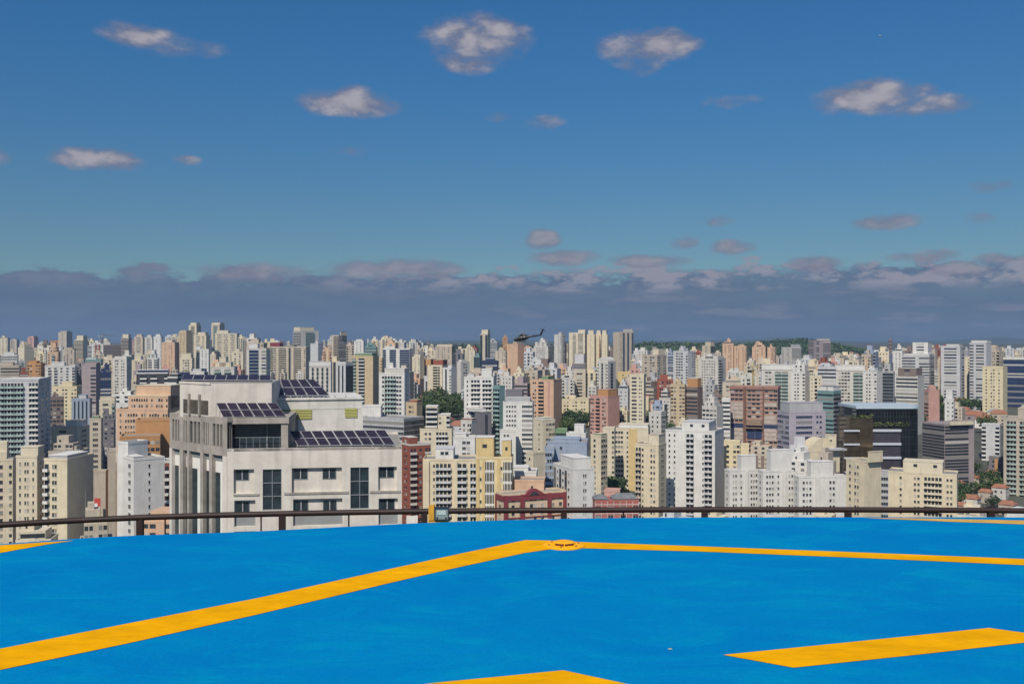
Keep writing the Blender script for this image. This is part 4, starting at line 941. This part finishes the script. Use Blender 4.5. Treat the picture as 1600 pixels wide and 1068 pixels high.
# ------------------------------------------------------------------ ground, hills, woodland
def terrain():
    q = MB(); xs = [-9000,-6000,-4000,-2500,-1500,-900,-500,-250,0,250,500,900,1500,2500,4000,6000,9000]
    ys = [-1500,-800,-300,0,200,400,600,700,850,1000,1150,1300,1500,1800,2100,2500,3000,3500,4300,5000,7000,9000,13000]
    n = len(xs)
    q.v = [(x, y, G(y)-.5) for y in ys for x in xs]
    for j in range(len(ys)-1):
        for i in range(n-1): q.f.append((j*n+i, j*n+i+1, (j+1)*n+i+1, (j+1)*n+i)); q.m.append(0)
    tag(q.build('ground', [mat('city_ground', (.07,.075,.06), .95, .5, .03)], smooth=True), kind='structure')
terrain()
def hill(name, D, prof, col, depth, seed, rough=0, kind='structure', label=None):
    """a long ridge: profile rows are photo rows of its crest; it has real depth"""
    q = MB(); xs = []; x0, x1 = prof[0][0], prof[-1][0]; n = 180
    def crest(x):
        for (a, ya), (b, yb) in zip(prof, prof[1:]):
            if x <= b:
                k = (x-a)/(b-a); k = k*k*(3-2*k); return ya+(yb-ya)*k
        return prof[-1][1]
    rows = [(0,0),(.15,.35),(.3,.65),(.42,.88),(.5,1),(.6,.9),(.8,.5),(1,0)]
    for (v, hh) in rows:
        for i in range(n+1):
            x = x0+(x1-x0)*i/n; zc = Z(crest(x), D+depth*.5); zg = G(D)-2; y = D+depth*v; wx = X(x, D+depth*.5)
            z = zg+(zc-zg)*hh + (noise.noise(Vector((wx*.004, y*.004, seed)))*18*hh*(1-hh)*2) + (noise.noise(Vector((wx*.03, y*.03, seed)))*rough if hh > 0 else 0)
            q.v.append((wx, y, z))
    m = n+1
    for j in range(len(rows)-1):
        for i in range(n): q.f.append((j*m+i, j*m+i+1, (j+1)*m+i+1, (j+1)*m+i)); q.m.append(0)
    tag(q.build(name, [mat('hill_'+str(seed), col, .95, .35, .012)], smooth=True), label, 'woodland' if kind == 'stuff' else None, None, kind)
hill('hills', 9500, [(-400,536),(0,535),(300,534),(620,533),(760,531),(900,533),(1080,532),(1160,530),(1230,526.5),(1270,531),(1320,533),(1400,534),(1450,533),(1500,530.5),(1530,530),(1555,526.5),(1590,530),(1700,528),(2000,534)], (.035,.055,.045), 3000, 1)
hill('hills', 6500, [(600,545),(680,535.5),(740,533.5),(800,534),(1000,536),(1100,535),(1250,530),(1320,535),(1420,538),(1600,540)], (.04,.06,.04), 1500, 2)
# wooded hill in front: ridge of earth with a canopy of leaf clumps
def woodland():
    D, depth = 2600, 700; prof = [(575,556),(620,542),(700,540),(760,541),(840,541),(960,543),(1010,536),(1100,537),(1160,538),(1210,533),(1250,530),(1290,536),(1340,547),(1400,552),(1450,560)]
    hill('hills', D, [(a, b+3.0) for a, b in prof], (.03,.045,.02), depth, 3, 3)
    def crest(x):
        for (a, ya), (b, yb) in zip(prof, prof[1:]):
            if x <= b: return ya+(yb-ya)*(x-a)/(b-a)
        return 560
    q = MB(); r = random.Random(4)
    for _ in range(5200):
        x = r.uniform(576, 1448); v = r.uniform(.02, .52); hh = min(1, v*2.05); y = D+depth*v; zc = Z(crest(x)+3.0, D+depth*.5); zg = G(D)-2
        z = zg+(zc-zg)*min(1, hh*1.08)+r.uniform(2,7); c = Vector((X(x, D+depth*.5), y, z)); s0 = r.uniform(3,6)
        for k in range(7):
            u = Vector((r.gauss(0,1), r.gauss(0,1), r.gauss(0,1))).normalized(); w = u.cross(Vector((r.gauss(0,1), r.gauss(0,1), r.gauss(0,1)))).normalized(); s = s0*r.uniform(.3,.6); p = c+Vector((r.gauss(0,1), r.gauss(0,1), r.gauss(0,.7)))*s0*.6
            q.quad(p-u*s-w*s, p+u*s-w*s, p+u*s+w*s, p-u*s+w*s, r.choice((0,0,1,2)))
    tag(q.build('woodland', LEAFM), 'dark green wooded hill behind the central towers', 'woodland', None, 'stuff')
woodland()

# ------------------------------------------------------------------ helipad
Zp = 2.3
def U(px, py, dz=0.0):
    D = (Zp-dz)*F/(py-HZ); return Vector((X(px, D), D, DECK+dz))
def catmull(P, n=8, closed=True):
    out = []; m = len(P)
    for i in range(m):
        p0, p1, p2, p3 = P[(i-1)%m], P[i], P[(i+1)%m], P[(i+2)%m]
        for k in range(n):
            t = k/n; out.append(.5*((2*p1)+(p2-p0)*t+(2*p0-5*p1+4*p2-p3)*t*t+(3*p1-p0-3*p2+p3)*t**3))
    return out
edge = [U(x, y) for x, y in [(-200,868),(0,849.5),(190,837),(400,829.5),(660,816.5),(880,810),(1100,807.8),(1400,807.5),(1600,807.8),(1800,812)]]
edge += [Vector((x, y, DECK)) for x, y in [(12.5,9.5),(13.5,3),(12,-4),(6,-10),(-2,-11),(-8.5,-7),(-11.5,0),(-10.5,6)]]
ed = catmull(edge)
def deck_material():
    m = bpy.data.materials.new('helipad_paint'); m.use_nodes = True; nt = m.node_tree; b = nt.nodes['Principled BSDF']; L = nt.links
    tc = nt.nodes.new('ShaderNodeTexCoord')
    def nz(scale, st, det=6, dist=0.0, rough=.6):
        mp = nt.nodes.new('ShaderNodeMapping'); mp.inputs['Scale'].default_value = st; mp.inputs['Rotation'].default_value = (0,0,.25); L.new(tc.outputs['Object'], mp.inputs[0])
        n = nt.nodes.new('ShaderNodeTexNoise'); n.inputs['Scale'].default_value = scale; n.inputs['Detail'].default_value = det; n.inputs['Distortion'].default_value = dist; n.inputs['Roughness'].default_value = rough; L.new(mp.outputs[0], n.inputs['Vector']); return n.outputs[0]
    def ramp(x, a, b_):
        r = nt.nodes.new('ShaderNodeMapRange'); r.inputs[1].default_value = a; r.inputs[2].default_value = b_; r.clamp = True; L.new(x, r.inputs[0]); return r.outputs[0]
    def mix(f, a, b_):
        x = nt.nodes.new('ShaderNodeMix'); x.data_type = 'RGBA'
        if isinstance(f, float): x.inputs[0].default_value = f
        else: L.new(f, x.inputs[0])
        for k, c in ((6, a), (7, b_)):
            if isinstance(c, tuple): x.inputs[k].default_value = (*c, 1)
            else: L.new(c, x.inputs[k])
        return x.outputs[2]
    c = mix(ramp(nz(.5, (1,1,1)), .35, .68), BLUE_A, BLUE_B)
    c = mix(ramp(nz(1.5, (.5,1.1,1), 12, 1.0, .74), .46, .74), c, BLUE_C)        # roller strokes, greener worn paint
    c = mix(ramp(nz(5, (.6,1,1), 9, .5, .7), .5, .75), c, BLUE_D)
    c = mix(ramp(nz(9, (.3,1,1), 6), .76, .86), c, (.02,.30,.50))          # thin pale scuffs
    c = mix(ramp(nz(3.3, (.3,1.2,1), 6, .5), .72, .80), c, (.003,.06,.2))
    gr = nt.nodes.new('ShaderNodeMapRange'); gr.inputs[1].default_value = .3; gr.inputs[2].default_value = .7; gr.inputs[3].default_value = .86; gr.inputs[4].default_value = 1.12; L.new(nz(38, (1,1,1), 8, 0, .75), gr.inputs[0])
    gm = nt.nodes.new('ShaderNodeMix'); gm.data_type = 'RGBA'; gm.blend_type = 'MULTIPLY'; gm.inputs[0].default_value = 1; L.new(c, gm.inputs[6]); L.new(gr.outputs[0], gm.inputs[7]); c = gm.outputs[2]
    L.new(c, b.inputs['Base Color']); b.inputs['Roughness'].default_value = .62; b.inputs['Specular IOR Level'].default_value = .01
    bp = nt.nodes.new('ShaderNodeBump'); bp.inputs['Strength'].default_value = .35; bp.inputs['Distance'].default_value = .01; L.new(nz(30, (1,1,1), 5), bp.inputs['Height']); L.new(bp.outputs[0], b.inputs['Normal'])
    return m
BLUE_A = (.0003,.160,.43); BLUE_B = (.0003,.188,.44); BLUE_C = (.0004,.255,.45); BLUE_D = (.0004,.175,.455)
q = MB(); q.poly([tuple(p) for p in ed], 0)
deck = q.build('helipad_floor', [deck_material()]); tag(deck, kind='structure')
q = MB(); n = len(ed); conc = mat('deck_concrete', (.30,.29,.28), .9, .3, 1)
for i in range(n):
    a, b = ed[i], ed[(i+1)%n]; q.quad((a.x,a.y,DECK-.5),(b.x,b.y,DECK-.5),(b.x,b.y,DECK-.003),(a.x,a.y,DECK-.003), 0)
q.poly([(p.x,p.y,DECK-.5) for p in reversed(ed)], 0)
q.build('deck_slab', [conc], deck)
q = MB(); q.box(-6, 9, -6, 7, 0, DECK-.5, 0); tag(q.build('tower_roof', [conc]), kind='structure')
YEL = mat('yellow_paint', (.77,.362,.001), .65, .2, 5, spec=.02, stretch=(.5,1,1), bump=.4)
def strip(pts, name='painted_line', dz=.004, m=None):
    q = MB(); P = [U(x, y, dz) for x, y in pts]; 
    cx = sum((P[i].x*P[(i+1)%len(P)].y - P[(i+1)%len(P)].x*P[i].y) for i in range(len(P)))
    if cx < 0: P.reverse()
    q.poly(P, 0); return q.build(name, [m or YEL], deck)
strip([(-150,1044),(0,1012.5),(200,973),(400,934),(600,890),(720,864),(821,843),(868,844),(905,846),(905,855.5),(872,855.5),(820,863),(700,889),(600,912),(400,959.5),(200,1004),(0,1045.5),(-150,1079)])
strip([(905,846),(1100,853),(1350,862.5),(1600,872.5),(1800,881),(1800,891),(1600,882),(1350,871),(1100,861),(905,855.5)])
strip([(1130,1022),(1340,1001),(1545,980),(1600,987.5),(1662,996),(1450,1020),(1240,1042)])
strip([(560,1082),(680,1065.5),(790,1055),(880,1046),(985,1068.5),(1040,1081)])
strip([(-180,872),(-100,860),(0,851),(60,847),(115,844),(75,849.5),(0,863),(-100,882),(-200,902)])
strip([(1350,808.6),(1420,808.8),(1480,810.2),(1540,811.2),(1600,812.4),(1760,817),(1760,824),(1600,818.5),(1540,816.2),(1480,814.2),(1420,811.5)], m=mat('worn_yellow', (.62,.36,.07), .7, .25, 3))
# small scuffs and a chip of paint
q = MB(); p = U(1047,1013,.004); q.poly([(p.x-.016,p.y-.015,p.z),(p.x+.018,p.y-.012,p.z),(p.x+.012,p.y+.02,p.z),(p.x-.012,p.y+.015,p.z)]); q.build('paint_chip', [mat('chip', (.35,.40,.30), .8)], deck)

# perimeter light set into the line
def pad_light():
    c = U(881,852.5); t = empty('perimeter_light', c); tag(t, 'round yellow flush light fixture on the yellow line of the helipad', 'landing light')
    def disc(q, prof, m=0, n=28, cap=True):
        i = len(q.v)
        for (r, z) in prof:
            for k in range(n): a = 2*math.pi*k/n; q.v.append((r*math.cos(a), r*math.sin(a), z))
        for j in range(len(prof)-1):
            for k in range(n): b = (k+1)%n; q.f.append((i+j*n+k, i+j*n+b, i+(j+1)*n+b, i+(j+1)*n+k)); q.m.append(m)
        if cap: q.f.append(tuple(i+(len(prof)-1)*n+k for k in range(n))); q.m.append(m)
    q = MB(); disc(q, [(.235,.0),(.235,.012),(.21,.020),(.14,.024),(.13,.028)]); q.build('base_ring', [mat('fixture_yellow', (.86,.40,.01), .6, .12, 12, spec=.1)], t)
    q = MB(); disc(q, [(.125,.028),(.125,.046),(.10,.053),(.03,.056)]); q.build('lamp_dome', [MATS['fixture_yellow']], t)
    q = MB()
    for a0 in (-2.3,-1.4):
        M = Matrix.Rotation(a0+.28+math.pi/2, 4, 'Z'); q.box(-.05,.05,-.132,-.10,.026,.047,0,M)
    q.build('lens', [mat('lens_dark', (.12,.02,.015), .2, .1)], t)
    q = MB()
    for k in range(6): a = k*math.pi/3+.3; q.tube([(.175*math.cos(a),.175*math.sin(a),.020),(.175*math.cos(a),.175*math.sin(a),.030)], .012, 6)
    q.build('bolt', [mat('bolt_dark', (.08,.05,.03), .6)], t)
pad_light()

# railing
def railing():
    cz = 2.36; pts = [(-200,829.5),(0,819.5),(110,813),(219,808),(330,804.5),(441,802),(552,800),(663,798.3),(772,797.2),(881,796.5),(990,796),(1100,795.6),(1210,795.6),(1325,795.8),(1435,796.3),(1548,797),(1600,797.6),(1800,800)]
    def PT(px):
        for (a, ya), (b, yb) in zip(pts, pts[1:]):
            if px <= b: y = ya+(yb-ya)*(px-a)/(b-a); break
        D = cz*F/(y-HZ); return Vector((X(px,D), D, E-cz))
    O = PT(800); t = empty('railing', O); tag(t, 'rust brown tubular railing along the far edge of the helipad', 'railing')
    m = mat('rusty_brown_paint', (.024,.010,.008), .6, .35, 6)
    q = MB(); q.tube([PT(x)-O for x in range(-200, 1801, 25)], .040, 12); q.build('rail', [m], t, smooth=True)
    for x in (-3, 219, 441, 663, 881, 1101, 1325, 1548, 1770):
        if x < 0: continue
        p = PT(x)-O; q = MB(); q.box(p.x-.042, p.x+.042, p.y-.035, p.y+.035, -1.3, -.02, 0); q.box(p.x-.03, p.x+.03, p.y-1.3, p.y-.035, -.95, -.85, 0); q.build('post', [m], t)
    for x in (258, 408, 545, 974):
        p = PT(x)-O; q = MB(); q.tube([(p.x,p.y,.0),(p.x,p.y,-1.3)], .011, 6); q.build('tie_rod', [m], t)
railing()
# floodlight
def flood():
    D = 12.75; s = D/F; c = Vector((X(690,D), D, DECK)); t = empty('floodlight', c); tag(t, 'small floodlight with yellow bracket at the helipad edge', 'floodlight')
    yel = mat('bracket_yellow', (.62,.30,.02), .6, .3, 8); blk = mat('lamp_black', (.03,.03,.035), .5, .1)
    zc = (Z(802,D)-DECK); q = MB()
    hw, hh = 11.2*s, 9.8*s
    q.box(-hw+.006*0, hw, .0, .07, zc-hh, zc+hh, 0); q.box(-hw*.8, hw*.8, .07, .11, zc-hh*.7, zc+hh*.7, 0)
    for (a,b,c1,d) in ((-hw,hw,zc+hh-.012,zc+hh),(-hw,hw,zc-hh,zc-hh+.012),(-hw,-hw+.012,zc-hh+.012,zc+hh-.012),(hw-.012,hw,zc-hh+.012,zc+hh-.012)): q.box(a,b,-.025,0,c1,d,0)
    hs = q.build('housing', [blk], t)
    q = MB(); q.box(-hw+.012, hw-.012, -.012, -.006, zc-hh+.012, zc+hh-.012, 0); q.build('glass', [mat('lamp_glass', (.24,.28,.25), .15, .25, 14, spec=.5)], hs)
    q = MB(); q.box(-hw*.6, hw*.6, -.018, -.012, zc-hh*.15, zc+hh*.55, 0); q.build('led_panel', [mat('led_face', (.44,.48,.42), .4, .35, 20)], hs)
    q = MB()
    for sx_ in (-1, 1): q.box(sx_*hw*.6-.01, sx_*hw*.6+.01, -.02, -.0125, zc-hh*.75, zc-hh*.5, 0)
    q.build('clip', [blk], hs)
    q = MB(); q.box(-hw-.075, -hw-.004, -.01, .08, zc-hh*1.05, zc+hh*1.25, 0); q.box(-hw-.075, hw, .0, .06, zc-hh-.03, zc-hh-.004, 0); q.box(-.04, .03, .01, .05, -.15, zc-hh-.03, 0); q.build('bracket', [yel], t)
flood()

# ------------------------------------------------------------------ helicopter and bird
def loft(q, secs, n=14, m=0):
    """secs: (x, zc, ry, rz)"""
    i = len(q.v)
    for (x, zc, ry, rz) in secs:
        for k in range(n): a = 2*math.pi*k/n; q.v.append((x, math.cos(a)*ry, zc+math.sin(a)*rz))
    for j in range(len(secs)-1):
        for k in range(n): b = (k+1)%n; q.f.append((i+j*n+k, i+j*n+b, i+(j+1)*n+b, i+(j+1)*n+k)); q.m.append(m)
    q.f.append(tuple(i+k for k in range(n))); q.m.append(m); q.f.append(tuple(i+(len(secs)-1)*n+k for k in reversed(range(n)))); q.m.append(m)
def heli():
    D = 420; t = empty('helicopter', (X(816,D), D, Z(528.5,D)), R(8)); t.rotation_euler = (R(4), R(-4), R(-12)); t.scale = (1.08,)*3; tag(t, 'dark helicopter flying nose down to the left, low over the skyline', 'helicopter')
    dk = mat('heli_paint', (.018,.018,.022), .35, .2, 2); gl = mat('heli_glass', (.10,.12,.14), .08, .2)
    q = MB(); loft(q, [(-3.4,-.35,.15,.15),(-3.0,-.3,.6,.55),(-2.2,-.1,.95,.95),(-1.0,.05,1.1,1.15),(.6,.1,1.1,1.15),(1.8,.25,.8,.85),(2.8,.5,.4,.42),(7.4,.75,.17,.2)]); q.build('fuselage', [dk], t, smooth=True)
    q = MB(); loft(q, [(-3.25,-.25,.25,.2),(-2.7,.02,.75,.62),(-1.9,.25,.98,.8),(-1.2,.4,1.0,.8)]); q.build('cockpit_glass', [gl], t, smooth=True)
    q = MB(); loft(q, [(-1.2,1.1,.3,.2),(-.6,1.3,.5,.42),(1.0,1.3,.45,.4),(2.0,1.0,.2,.2)], 10); q.tube([(0,0,1.4),(0,0,2.2)], .14, 8); q.build('engine_housing', [dk], t, smooth=True)
    q = MB(); q.poly([(6.9,-.07,.7),(7.8,-.07,.7),(8.9,-.07,3.0),(8.2,-.07,3.0)]); q.poly([(8.2,.07,3.0),(8.9,.07,3.0),(7.8,.07,.7),(6.9,.07,.7)])
    for a, b in (((6.9,.7),(7.8,.7)),((7.8,.7),(8.9,3.0)),((8.9,3.0),(8.2,3.0)),((8.2,3.0),(6.9,.7))): q.quad((a[0],-.07,a[1]),(b[0],-.07,b[1]),(b[0],.07,b[1]),(a[0],.07,a[1]))
    q.box(6.3,7.0,-1.5,1.5,.75,.83,0); q.build('tail_fin', [dk], t)
    hub = MB(); hub.tube([(0,0,2.15),(0,0,2.4)], .32, 10); hb = hub.build('rotor_hub', [dk], t)
    for k in range(4):
        M = Matrix.Rotation(R(8+90*k), 4, 'Z'); q = MB(); q.box(.3, 6.6, -.16, .16, 2.26, 2.31, 0, M); q.build('rotor_blade', [mat('blade_grey', (.40,.41,.43), .4, .1)], t)
    for k in range(4):
        q = MB(); M = Matrix.Translation((8.5,.25,2.7)) @ Matrix.Rotation(R(30+90*k), 4, 'Y'); q.box(.05,1.1,-.02,.02,-.08,.08,0,M); q.build('tail_rotor_blade', [dk], t)
    for s in (-1,1):
        q = MB(); q.tube([(-2.6,s*1.15,-1.35),(-2.2,s*1.15,-1.55),(1.6,s*1.15,-1.55)], .07, 6); q.tube([(-1.4,s*.7,-.8),(-1.4,s*1.15,-1.55)], .06, 6); q.tube([(.8,s*.7,-.8),(.8,s*1.15,-1.55)], .06, 6); q.build('skid', [dk], t)
heli()
def bird():
    D = 110; q = MB()
    loft(q, [(-.26,0,.01,.01),(-.2,.01,.04,.04),(-.08,0,.065,.06),(.08,0,.05,.045),(.2,.01,.03,.012),(.28,.01,.045,.004)], 8)
    for s in (-1,1):
        q.quad((-.10,s*.04,.02),(.06,s*.04,.02),(.04,s*.30,.10),(-.08,s*.30,.10)); q.quad((-.08,s*.30,.10),(.04,s*.30,.10),(.10,s*.56,.07),(.04,s*.58,.07))
    o = q.build('bird', [mat('feathers', (.66,.68,.70), .7, .15, 6)], loc=(X(1376,D), D, Z(57,D)), rz=R(35)); o.rotation_euler = (R(35), R(10), R(40)); tag(o, 'small white bird gliding high in the sky at upper right', 'bird')
bird()

# ------------------------------------------------------------------ air
HAZE = True
if HAZE:
    q = MB(); q.box(-8900, 8900, -900, 12900, -4, 330, 0)
    m = bpy.data.materials.new('haze_air'); m.use_nodes = True; nt = m.node_tree; nt.nodes.clear()
    o = nt.nodes.new('ShaderNodeOutputMaterial'); v = nt.nodes.new('ShaderNodeVolumePrincipled'); v.inputs['Density'].default_value = HAZE_DENS; v.inputs['Color'].default_value = (.50,.70,1,1); v.inputs['Anisotropy'].default_value = .2
    nt.links.new(v.outputs[0], o.inputs['Volume']); tag(q.build('haze', [m]), kind='stuff')
# ------------------------------------------------------------------ sky
def sky():
    w = bpy.data.worlds.new('World'); sc.world = w; w.use_nodes = True; nt = w.node_tree; L = nt.links; bg = nt.nodes['Background']; bg.inputs['Strength'].default_value = .1
    S = nt.nodes.new('ShaderNodeTexSky'); S.sky_type = 'NISHITA'; S.sun_disc = False; S.sun_elevation = SUN_EL; S.sun_rotation = math.pi + SUN_AZ
    S.altitude = 800; S.air_density = 1.0; S.dust_density = .3; S.ozone_density = 3.0
    def M(op, a, b=None, c=None, clamp=False):
        n = nt.nodes.new('ShaderNodeMath'); n.operation = op; n.use_clamp = clamp
        for k, v in enumerate((a, b, c)):
            if v is None: continue
            if isinstance(v, (int, float)): n.inputs[k].default_value = v
            else: L.new(v, n.inputs[k])
        return n.outputs[0]
    def V(op, a, b):
        n = nt.nodes.new('ShaderNodeVectorMath'); n.operation = op
        for k, v in enumerate((a, b)):
            if isinstance(v, tuple): n.inputs[k].default_value = v
            else: L.new(v, n.inputs[k])
        return n.outputs['Value'] if op == 'DOT_PRODUCT' else n.outputs[0]
    def mix(f, a, b, mode='MIX'):
        x = nt.nodes.new('ShaderNodeMix'); x.data_type = 'RGBA'; x.blend_type = mode
        if isinstance(f, (int, float)): x.inputs[0].default_value = f
        else: L.new(f, x.inputs[0])
        for k, c in ((6, a), (7, b)):
            if isinstance(c, tuple): x.inputs[k].default_value = (*c, 1)
            else: L.new(c, x.inputs[k])
        return x.outputs[2]
    def sstep(x, a, b):
        r = nt.nodes.new('ShaderNodeMapRange'); r.interpolation_type = 'SMOOTHSTEP'; r.inputs[1].default_value = a; r.inputs[2].default_value = b; L.new(x, r.inputs[0]); return r.outputs[0]
    def noi(vec, scale, det=7, rough=.6, dist=0):
        n = nt.nodes.new('ShaderNodeTexNoise'); n.inputs['Scale'].default_value = scale; n.inputs['Detail'].default_value = det; n.inputs['Roughness'].default_value = rough; n.inputs['Distortion'].default_value = dist; L.new(vec, n.inputs['Vector']); return n.outputs[0]
    tc = nt.nodes.new('ShaderNodeTexCoord'); sp = nt.nodes.new('ShaderNodeSeparateXYZ'); L.new(tc.outputs['Generated'], sp.inputs[0])
    az = M('ARCTAN2', sp.outputs[0], sp.outputs[1]); el = M('ARCSINE', sp.outputs[2])
    cb = nt.nodes.new('ShaderNodeCombineXYZ'); L.new(az, cb.inputs[0]); L.new(el, cb.inputs[1]); p = cb.outputs[0]
    ps = V('MULTIPLY', p, (1, 1.9, 1)); n1 = noi(ps, 27, 9, .56); n1b = noi(V('ADD', ps, (.010, -.015, 0)), 27, 9, .56)
    lit = M('MULTIPLY', M('SUBTRACT', n1, n1b), 2.2)
    # clouds: (px, py, rx, ry, weight)
    cl = [(215,55,62,19,.85),(285,76,60,14,.42),(745,62,84,38,.95),(735,95,55,18,.6),(1015,72,78,27,1.05),(1000,100,40,14,.35),(545,162,80,22,1.1),(550,145,30,14,.8),(1360,152,98,26,1.05),(1450,165,75,16,.7),(1350,135,40,14,.7),
          (152,249,72,20,1.1),(292,250,22,8,.6),(545,235,28,8,.3),(850,192,30,10,.4),(775,183,22,8,.3),(848,375,32,17,1.0),(1390,346,55,13,.75),(1070,381,24,11,.75),(1145,386,36,12,.8),(1548,290,32,10,.5),(1535,340,30,8,.4),(1120,345,26,7,.3),(1140,160,40,8,.25),(0,248,18,12,.4),
          (1440,400,52,12,.7),(1560,402,34,10,.6),(880,403,60,14,.9),(1270,412,45,14,1.0),(1500,420,50,13,1.1),(620,420,110,18,1.0),(400,425,100,15,.85),(1010,408,70,10,.8)]
    tot = None
    for (x, y, rx, ry, w_) in cl:
        t = (x-800)/F; a0 = math.atan(t); e0 = math.atan((HZ-y)/F*math.cos(a0)); ra = rx/F*math.cos(a0)**2; re = ry/F*math.cos(a0)
        d = V('MULTIPLY', V('SUBTRACT', p, (a0, e0, 0)), (1/ra, 1/re, 0)); qd = V('DOT_PRODUCT', d, d); v = M('MULTIPLY', M('SUBTRACT', 1.0, qd), w_)
        tot = v if tot is None else M('MAXIMUM', tot, v)
    f = M('ADD', tot, M('MULTIPLY', M('SUBTRACT', n1, .5), 2.9))
    dens = M('MULTIPLY', M('MULTIPLY', sstep(f, -.35, 1.0), .92), sstep(tot, -.8, .2))
    core = sstep(f, .2, 1.2)
    shade = M('ADD', M('MULTIPLY', core, .75), lit, None, True)
    shade = M('MULTIPLY', shade, M('ADD', .5, M('MULTIPLY', sstep(el, .09, .17), .42)))
    ccol = mix(shade, CL_D, CL_L)
    # cloud bank along the horizon
    pb = V('MULTIPLY', p, (1, 2.6, 1)); n2 = noi(pb, 24, 9, .6); n2b = noi(V('ADD', pb, (.012, -.022, 0)), 24, 9, .6); n3 = noi(V('MULTIPLY', p, (1,6,1)), 9, 6, .6)
    be = M('ADD', M('MULTIPLY', M('SUBTRACT', M('ADD', .0735, M('MULTIPLY', az, .0125)), el), 95), M('MULTIPLY', M('SUBTRACT', n2, .5), 7.0))
    bank = M('MULTIPLY', sstep(be, -.1, .9), M('ADD', .86, M('MULTIPLY', sstep(n3, .35, .6), .12)))
    right = sstep(az, -.30, .1); puffband = M('MULTIPLY', sstep(el, .045, .062), M('ADD', .25, M('MULTIPLY', right, .85)))
    low = M('MULTIPLY', sstep(n3, .48, .62), M('MULTIPLY', right, .40))
    plit = M('MULTIPLY', sstep(n2, .44, .60), puffband)
    bl = M('ADD', M('MULTIPLY', plit, .95), M('ADD', low, M('MULTIPLY', M('MULTIPLY', M('SUBTRACT', n2, n2b), 1.6), M('ADD', puffband, .15))), None, True)
    bcol = mix(bl, mix(sstep(el, 0.0, .06), BK_LOW, BK_TOP), BK_L)
    g = mix(1.0, S.outputs[0], mix(sstep(el, .40, .75), mix(sstep(el, .02, .33), SKY_LO, SKY_HI), SKY_TOP_FILL), 'MULTIPLY')
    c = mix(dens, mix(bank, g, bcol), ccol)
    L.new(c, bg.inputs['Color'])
sky()
sun = bpy.data.lights.new('sun', 'SUN'); sun.energy = SUN_E; sun.angle = R(.53); sun.color = (1, .925, .80)
so = bpy.data.objects.new('sun', sun); COL.objects.link(so)
d = Vector((-math.sin(SUN_AZ)*math.cos(SUN_EL), -math.cos(SUN_AZ)*math.cos(SUN_EL), math.sin(SUN_EL))); so.rotation_euler = d.to_track_quat('Z', 'Y').to_euler()
cam = bpy.data.cameras.new('camera'); cam.lens = 36*F/1600; cam.sensor_width = 36; cam.clip_start = .1; cam.clip_end = 40000
co = bpy.data.objects.new('camera', cam); COL.objects.link(co); co.location = (0, 0, E); co.rotation_euler = (R(90), 0, 0); sc.camera = co
sc.view_settings.view_transform = 'Standard'; sc.view_settings.look = 'None'; sc.view_settings.exposure = 0; sc.view_settings.gamma = 1
print('objects', len(bpy.data.objects))
